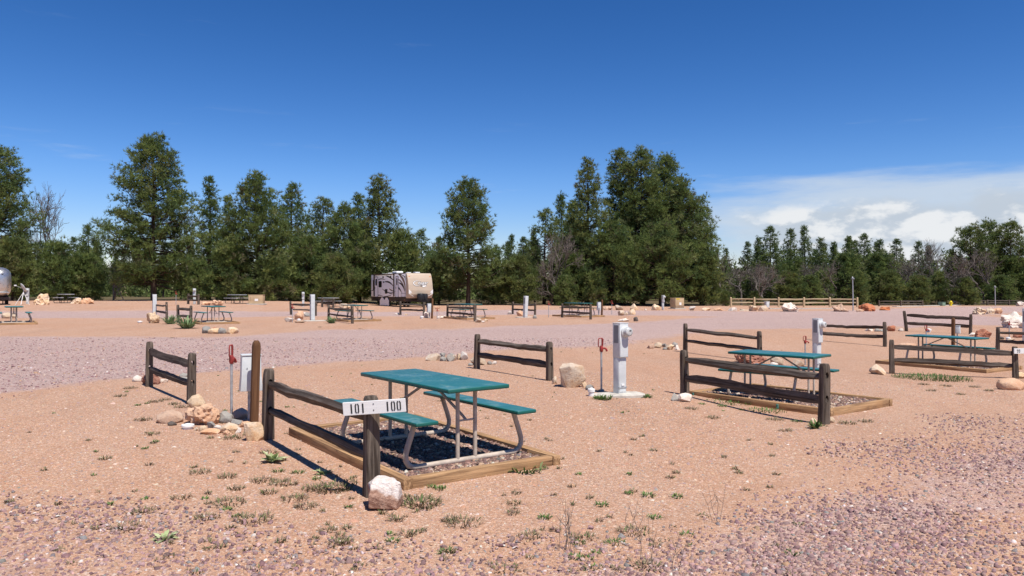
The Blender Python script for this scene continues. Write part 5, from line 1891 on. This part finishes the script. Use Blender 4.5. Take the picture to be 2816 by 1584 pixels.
row('young_pine', 'along the wood edge on the right side', YG,
    [(1825, 735, 80), (1900, 735, 82), (1985, 690, 84), (2040, 700, 83), (2065, 690, 86), (2130, 650, 90), (2160, 690, 84), (2215, 650, 90), (2235, 690, 85), (2310, 700, 84), (2360, 690, 86), (2428, 705, 84), (2520, 700, 88), (2555, 660, 92)], YOUNG, [4.5, 4.5, 5.5], kind='young bushy pine')
# pines deep in the wood: nothing tells them apart
deep = []
for k in range(70):
    D = rng.uniform(106, 150)
    u = rng.uniform(-150, 2700)
    top = rng.uniform(600, 660) if not (1400 < u < 1800) else rng.uniform(480, 600)
    deep.append((u, top, D))
row('pine_tree', 'deep in the wood behind the front trees', 'pines deep in the wood', deep, PINE, [11] * 4, kind='dark pine', unique=False)

# the far wood behind, one mass of foliage that nobody could count
rw = np.random.default_rng(77)
nw = 5200
wy = rw.uniform(118, 175, nw)
wx = rw.uniform(-0.80, 0.84, nw) * wy
wz = rw.random(nw) ** 1.2 * (5.2 + 2.4 * np.sin(wx * 0.35) + 1.2 * np.sin(wx * 0.93 + 1)) + 0.3
Cw = np.stack([wx, wy, wz], 1)
dvw = rw.normal(0, 1, (nw, 14, 3))
dvw /= np.linalg.norm(dvw, axis=2, keepdims=True)
cw = Cw[:, None] + rw.normal(0, 0.55, (nw, 14, 3))
ww = np.cross(dvw, rw.normal(0, 1, (nw, 14, 3)))
ww /= np.linalg.norm(ww, axis=2, keepdims=True)
Vw = np.stack([cw - ww * 0.16, cw + ww * 0.16, cw + dvw * 0.85], 2).reshape(-1, 3)
colw = np.repeat(GREENS[rw.choice(len(GREENS), nw, p=GREEN_W)] * rw.uniform(0.7, 1.1, (nw, 1)), 42, 0)
tag(link('far_wood', np_mesh('far_wood', Vw, np.arange(len(Vw)).reshape(-1, 3), M['needles'], colw)), 'dense dark wood far behind the front trees', 'wood', kind='stuff')


# ------------------------------------------------------------------ bare oaks
def bare_mesh(H, seed, spread=0.55, levels=6, leader=0.5):
    r = random.Random(seed)
    segs = []

    def grow(p, d, L, rad, lv):
        q = p
        dd = d.copy()
        steps = 3
        pts = [p.copy()]
        for _ in range(steps):
            dd = (dd + Vector((r.gauss(0, .16), r.gauss(0, .16), r.gauss(0.05, .10)))).normalized()
            q = q + dd * (L / steps)
            pts.append(q.copy())
        segs.append((pts, rad, rad * 0.62))
        if lv == 0:
            return
        nb = 3 if lv > 2 else 5
        for b in range(nb):
            a = r.uniform(0, 6.28)
            side_ = dd.orthogonal().normalized()
            side_.rotate(Matrix.Rotation(a, 3, dd))
            nd = (dd * (1 - spread * r.uniform(0.6, 1.1)) + side_ * r.uniform(0.45, 1.0) * spread * 1.5 + Vector((0, 0, 0.18))).normalized()
            start = pts[-1] if b < 2 else pts[r.choice((1, 2))]
            grow(start, nd, L * r.uniform(0.56, 0.82), rad * 0.60, lv - 1)

    grow(Vector((0, 0, -0.1)), Vector((r.gauss(0, .12), r.gauss(0, .12), 1)).normalized(), H * leader * 0.55, 0.020 * H, levels)
    top = max(p.z for s in segs for p in s[0])
    k = H / top
    mb, tw = MB(), MB()
    for pts, r0, r1 in segs:
        pts = [p * k for p in pts]
        rr = [max(0.011, r0 + (r1 - r0) * i / 3) for i in range(4)]
        (mb if r0 > 0.035 else tw).tube(pts, rr, 5 if r0 > 0.035 else 3, False)
    return mb.mesh('trunk', M['twig'], smooth=60, fix=False), tw.mesh('twigs', M['twig'], fix=False)


OAK = [bare_mesh(8, 3, 0.55, 5), bare_mesh(8, 8, 0.48, 5), bare_mesh(8, 15, 0.62, 5)]
OG = 'bare grey oaks along the wood'


def bare(label, u, top, D, k, w=1.0):
    p = PD(u * 1.0932, D)
    H = (HOR - top * 1.0932) * D / FPX + CAMH - p.z
    t = empty('bare_oak', p, rng.uniform(0, 6.28), label, 'tree', OG)
    s = H / 8
    t.scale = (s * w, s * w, s)
    link('trunk', OAK[k][0], t)
    tag(link('crown', OAK[k][1], t), kind='stuff')


bare('tall bare tree against the sky, left of the broad pine', 145, 465, 88, 1, 0.55)
bare('bare tree leaning behind the left edge pine', 105, 560, 86, 0, 0.7)
bare('pale bare shrub-like oak at the left foot of the broad pine', 285, 615, 79, 2, 0.95)
bare('low bare oak with a pale trunk before the broad pine', 312, 690, 76, 0, 1.0)
bare('bare oak in the gap right of the broad pine', 490, 515, 86, 1, 0.6)
bare('bare oak between the single pine and the greyish pine', 1330, 640, 81, 2, 0.9)
bare('bare oak before the greyish pine', 1385, 575, 80, 1, 0.75)
bare('bare oak left of the low spreading pine', 1405, 640, 78, 0, 0.8)
for i, (u, top, D, k, w) in enumerate([(1835, 640, 84, 0, 1.0), (1865, 632, 86, 2, 1.0), (1900, 660, 82, 1, 1.0), (1925, 650, 88, 0, 1.0), (1960, 660, 90, 2, 1.0), (2050, 655, 90, 1, 0.9), (2088, 650, 86, 0, 1.0), (2180, 660, 96, 2, 1.0),
                                       (2255, 640, 90, 1, 1.0), (2290, 655, 96, 0, 1.1), (2374, 598, 92, 1, 0.75), (2405, 640, 88, 2, 1.0), (2445, 625, 86, 0, 1.1), (2475, 650, 90, 2, 1.1), (2520, 620, 88, 1, 1.0), (1810, 620, 88, 1, 0.8)]):
    bare(f'bare grey oak, {ORD[i] if i < 15 else "extra"} of the bare trees on the right side', u, top, D, k, w)


# ------------------------------------------------------------------ low plants
def blades_mesh(name, n, spread, h, width, cols, seed, flat=0.0, droop=0.3):
    r = np.random.default_rng(seed)
    a = r.random(n) * 6.283
    rad = spread * np.sqrt(r.random(n))
    base = np.stack([np.cos(a) * rad, np.sin(a) * rad, np.zeros(n)], 1)
    lean = r.random(n) * 0.9 + flat
    a2 = a + r.normal(0, 0.7, n)
    hh = h * r.uniform(0.45, 1.1, n)
    d_ = np.stack([np.cos(a2) * np.sin(lean), np.sin(a2) * np.sin(lean), np.cos(lean)], 1)
    sd_ = np.stack([-np.sin(a2), np.cos(a2), np.zeros(n)], 1) * (width * r.uniform(0.6, 1.2, n))[:, None]
    mid_ = base + d_ * (hh * 0.6)[:, None]
    tip = base + d_ * hh[:, None] + np.stack([np.cos(a2), np.sin(a2), -np.ones(n)], 1) * (hh * droop * 0.3)[:, None]
    tip[:, 2] = np.maximum(tip[:, 2], 0.004)
    V = np.stack([base - sd_ * 0.6, base + sd_ * 0.6, mid_ + sd_, mid_ - sd_, tip], 1).reshape(-1, 3)
    i = np.arange(n) * 5
    F = np.concatenate([np.stack([i, i + 1, i + 2], 1), np.stack([i, i + 2, i + 3], 1), np.stack([i + 3, i + 2, i + 4], 1)])
    c = cols[r.choice(len(cols), n)] * r.uniform(0.7, 1.25, (n, 1))
    return np_mesh(name, V, F, M['leaf'], np.repeat(c, 5, 0))


GRASS = np.array([(0.09, 0.17, 0.04), (0.12, 0.20, 0.05), (0.16, 0.19, 0.08), (0.08, 0.13, 0.04)])
OLIVE = np.array([(0.17, 0.145, 0.075), (0.24, 0.185, 0.115), (0.12, 0.15, 0.055), (0.28, 0.20, 0.13), (0.20, 0.13, 0.10)])
MULL = np.array([(0.42, 0.47, 0.24), (0.50, 0.53, 0.29), (0.36, 0.42, 0.20)])
YUC = np.array([(0.20, 0.29, 0.13), (0.27, 0.35, 0.18), (0.16, 0.24, 0.11)])


def plant(name, label, u, v, me, cat='plant', group=None, s=1.0):
    o = link(name, me, None, P(u, v), rng.uniform(0, 6.28))
    o.scale = (s, s, s)
    return tag(o, label, cat, group)


plant('mullein_rosette', 'pale green leafy rosette left of the front fence shadow', 748, 1270, blades_mesh('mullein', 26, 0.02, 0.16, 0.036, MULL, 1, 0.30, 0.6), 'plant', 'leafy rosettes')
plant('mullein_rosette', 'small yellow-green rosette under the front fence shadow', 890, 1303, blades_mesh('mullein', 20, 0.015, 0.11, 0.020, MULL, 2, 0.4, 0.6), 'plant', 'leafy rosettes')
plant('mullein_rosette', 'small leafy rosette low in the bottom left gravel', 455, 1483, blades_mesh('mullein', 24, 0.03, 0.10, 0.016, MULL, 3, 0.5, 0.6), 'plant', 'leafy rosettes')
BG = 'spiky grey-green clumps by the far left fence'
yuc = blades_mesh('spiky', 90, 0.16, 0.55, 0.030, YUC, 4, 0.15, 0.5)
plant('spiky_plant', 'spiky green clump between the two small left fences', 468, 891, yuc, 'plant', BG, 0.95)
plant('spiky_plant', 'larger spiky green clump before the small left fence', 515, 903, yuc, 'plant', BG, 1.2)
plant('spiky_plant', 'pale green clump at the fence foot left of the trailer', 912, 889, yuc, 'plant', BG, 0.75)
plant('leafy_weed', 'bright green weed at the right foot of the second fence', 2240, 1178, blades_mesh('weed', 40, 0.04, 0.16, 0.016, GRASS, 5, 0.2, 0.5))
plant('leafy_weed', 'green sprawling weed on the front timber of the front bed', 1448, 1294, blades_mesh('weed', 60, 0.14, 0.10, 0.012, GRASS, 6, 0.4, 0.6))
plant('flowering_clump', 'dark green low clump right of the white-topped rock', 1160, 1385, blades_mesh('clump', 260, 0.16, 0.065, 0.005, np.vstack([OLIVE, GRASS[3:]]), 7, 0.3, 0.4))
plant('flowering_clump', 'olive clump left of the numbered fence post', 915, 1345, blades_mesh('clump', 220, 0.17, 0.065, 0.005, np.vstack([OLIVE, GRASS[3:]]), 8, 0.3, 0.4))
tag(plant('grass_clump', 'long grass under the fence before the third green table', 2560, 1043, blades_mesh('grass', 700, 0.8, 0.11, 0.008, GRASS * 0.8, 9, 0.1, 0.4)), kind='stuff')
tag(plant('grass_clump', 'short grass under the fence before the second green table', 2010, 1108, blades_mesh('grass', 260, 0.36, 0.06, 0.006, GRASS, 10, 0.2, 0.4)), kind='stuff')
tag(plant('grass_clump', 'grass along the middle of the second table border', 2105, 1132, blades_mesh('grass', 200, 0.30, 0.055, 0.006, GRASS, 11, 0.2, 0.4)), kind='stuff')
tag(plant('grass_clump', 'green weeds on the left side of the front pedestal pad', 1660, 1097, blades_mesh('grass', 140, 0.14, 0.08, 0.009, GRASS, 12, 0.3, 0.4)), kind='stuff')
tag(plant('grass_clump', 'green weeds on the right side of the front pedestal pad', 1772, 1092, blades_mesh('grass', 110, 0.12, 0.07, 0.009, GRASS, 13, 0.3, 0.4)), kind='stuff')
# dry stalks standing in the gravel
for i, (u, v, h) in enumerate([(1545, 1515, 0.34), (1570, 1520, 0.30), (1745, 1470, 0.22), (1780, 1560, 0.30), (1860, 1575, 0.24), (1975, 1440, 0.26)]):
    mb = MB()
    r_ = random.Random(i)
    for k in range(4):
        x, y = r_.uniform(-.05, .05), r_.uniform(-.05, .05)
        a = (x + r_.uniform(-.05, .05), y, h * 0.8 * r_.uniform(.5, .7))
        b = (a[0] + r_.uniform(-.05, .05), y + .02, h * r_.uniform(.85, 1.1))
        mb.tube([(x, y, -0.01), a, b], [0.0015, 0.0012, 0.0008], 4)
        mb.tube([a, (a[0] + r_.uniform(-.07, .07), a[1], a[2] + h * 0.25)], [0.0015, 0.001], 4)
    o = mb.build('dry_stalk', M['twig'], None, fix=False)
    o.location = P(u, v)
    tag(o, f'thin dry stalk, {ORD[i]} of the six standing in the lower right gravel', 'plant', 'dry weed stalks')

# small tufts too many to count
def tufts(name, label, spots, cols, n, spread, h, width, seed):
    Vs, Fs, Cs, base = [], [], [], 0
    for i, (x, y, s) in enumerate(spots):
        me = blades_mesh('tmp', int(n * s), spread * s, h * (0.7 + 0.3 * s), width, cols, seed + i, 0.3, 0.4)
        k = len(me.vertices)
        co = np.empty(k * 3, np.float32)
        me.vertices.foreach_get('co', co)
        co = co.reshape(-1, 3)
        co += np.array([x, y, float(g(x, y))])
        cc = np.empty(k * 4, np.float32)
        me.color_attributes['col'].data.foreach_get('color', cc)
        F = np.empty(len(me.polygons) * 3, np.int32)
        me.polygons.foreach_get('vertices', F)
        Vs.append(co)
        Cs.append(cc.reshape(-1, 4)[:, :3])
        Fs.append(F.reshape(-1, 3) + base)
        base += k
        bpy.data.meshes.remove(me)
    o = link(name, np_mesh(name, np.concatenate(Vs), np.concatenate(Fs), M['leaf'], np.concatenate(Cs)))
    return tag(o, label, 'ground cover', kind='stuff')


def spots_px(px, jitter=0.0):
    out = []
    for u, v, s in px:
        p = P(u, v)
        out.append((p.x, p.y, s))
    return out


olive_px = [(550, 1300, 1.1), (625, 1312, 1.0), (718, 1322, 1.2), (780, 1330, 1.3), (810, 1372, 1.3), (630, 1384, 1.6), (700, 1430, 1.7), (498, 1370, .9), (395, 1408, 1), (355, 1452, 1.3), (570, 1424, 1),
            (290, 1262, .7), (650, 1345, .8), (842, 1393, 1), (1090, 1430, .7), (1120, 1470, .8), (1275, 1440, 1.5), (1240, 1430, .8), (1415, 1385, .7), (1410, 1412, .6), (1605, 1480, 1), (1455, 1475, .9),
            (1740, 1465, 1.3), (1390, 1568, 1), (940, 1492, .9), (905, 1460, .7), (1780, 1560, 1), (740, 1355, .8), (860, 1345, 1.2), (960, 1330, .9), (330, 1090, 1.2), (360, 1068, 1.4), (430, 1105, 1.2), (395, 1155, 1.3), (480, 1112, 1),
            (455, 1100, 1), (420, 1195, 1), (500, 1120, 1.2), (690, 1195, 1), (640, 1205, 1.3), (740, 1245, 1), (1230, 1190, .6), (1900, 1125, 1.2), (1960, 1150, 1.2), (2130, 1155, 1.3), (2160, 1185, .9), (2330, 1165, 1.4), (2380, 1160, 1.2),
            (2540, 1058, 1.2), (2600, 1062, 1.3), (2680, 1065, 1.2), (2720, 1075, 1), (2640, 1085, .9), (2560, 1075, 1), (470, 930, 1), (880, 900, 1), (990, 905, 1)]
green_px = [(765, 1297, 1), (820, 1300, 1.1), (870, 1318, .8), (960, 1395, .7), (1078, 1488, .8), (1228, 1518, 1), (1075, 1470, .5), (1500, 1425, 1), (1655, 1390, 1.1), (1780, 1363, 1.2), (1728, 1358, .8), (1862, 1368, .9),
            (1800, 1425, 1), (1592, 1496, .9), (1690, 1495, 1.4), (1585, 1535, 1.2), (1610, 1538, .9), (1627, 1563, 1), (1640, 1525, .7), (1890, 1472, .8), (2180, 1525, 1), (2195, 1445, .6), (1730, 1305, .6), (1590, 1305, .5), (1210, 1345, 1),
            (1190, 1340, .8), (565, 1372, .5), (400, 1373, .4), (628, 1402, .7), (650, 1420, .6), (305, 1388, .5), (260, 1307, .4), (400, 1234, .7), (430, 1215, .7), (265, 1243, .4), (350, 1078, .7), (380, 1115, .8), (405, 1110, .7), (620, 1130, .6), (790, 1120, .6),
            (720, 1105, .6), (1930, 1112, 1), (1985, 1118, 1.3), (2040, 1128, 1), (2190, 1160, 1.4), (2260, 1172, 1.1), (1410, 1280, .8), (1255, 1268, .7), (760, 940, 1), (1000, 908, .7)]
rs_ = random.Random(5)
extra = []
for k in range(260):
    v = rs_.uniform(1150, 1584) if k < 170 else rs_.uniform(960, 1150)
    u = rs_.gauss(800, 420) if rs_.random() < 0.6 else rs_.uniform(900, 2200)
    extra.append((u, v, rs_.uniform(0.12, 0.45)))
tufts('olive_weeds', 'small olive and brown weed tufts scattered on the orange soil', spots_px(olive_px + extra[:170]), OLIVE, 80, 0.085, 0.05, 0.0042, 300)
tufts('green_weeds', 'small bright green weed tufts scattered on the gravel', spots_px(green_px + extra[170:]), GRASS, 40, 0.05, 0.042, 0.005, 900)
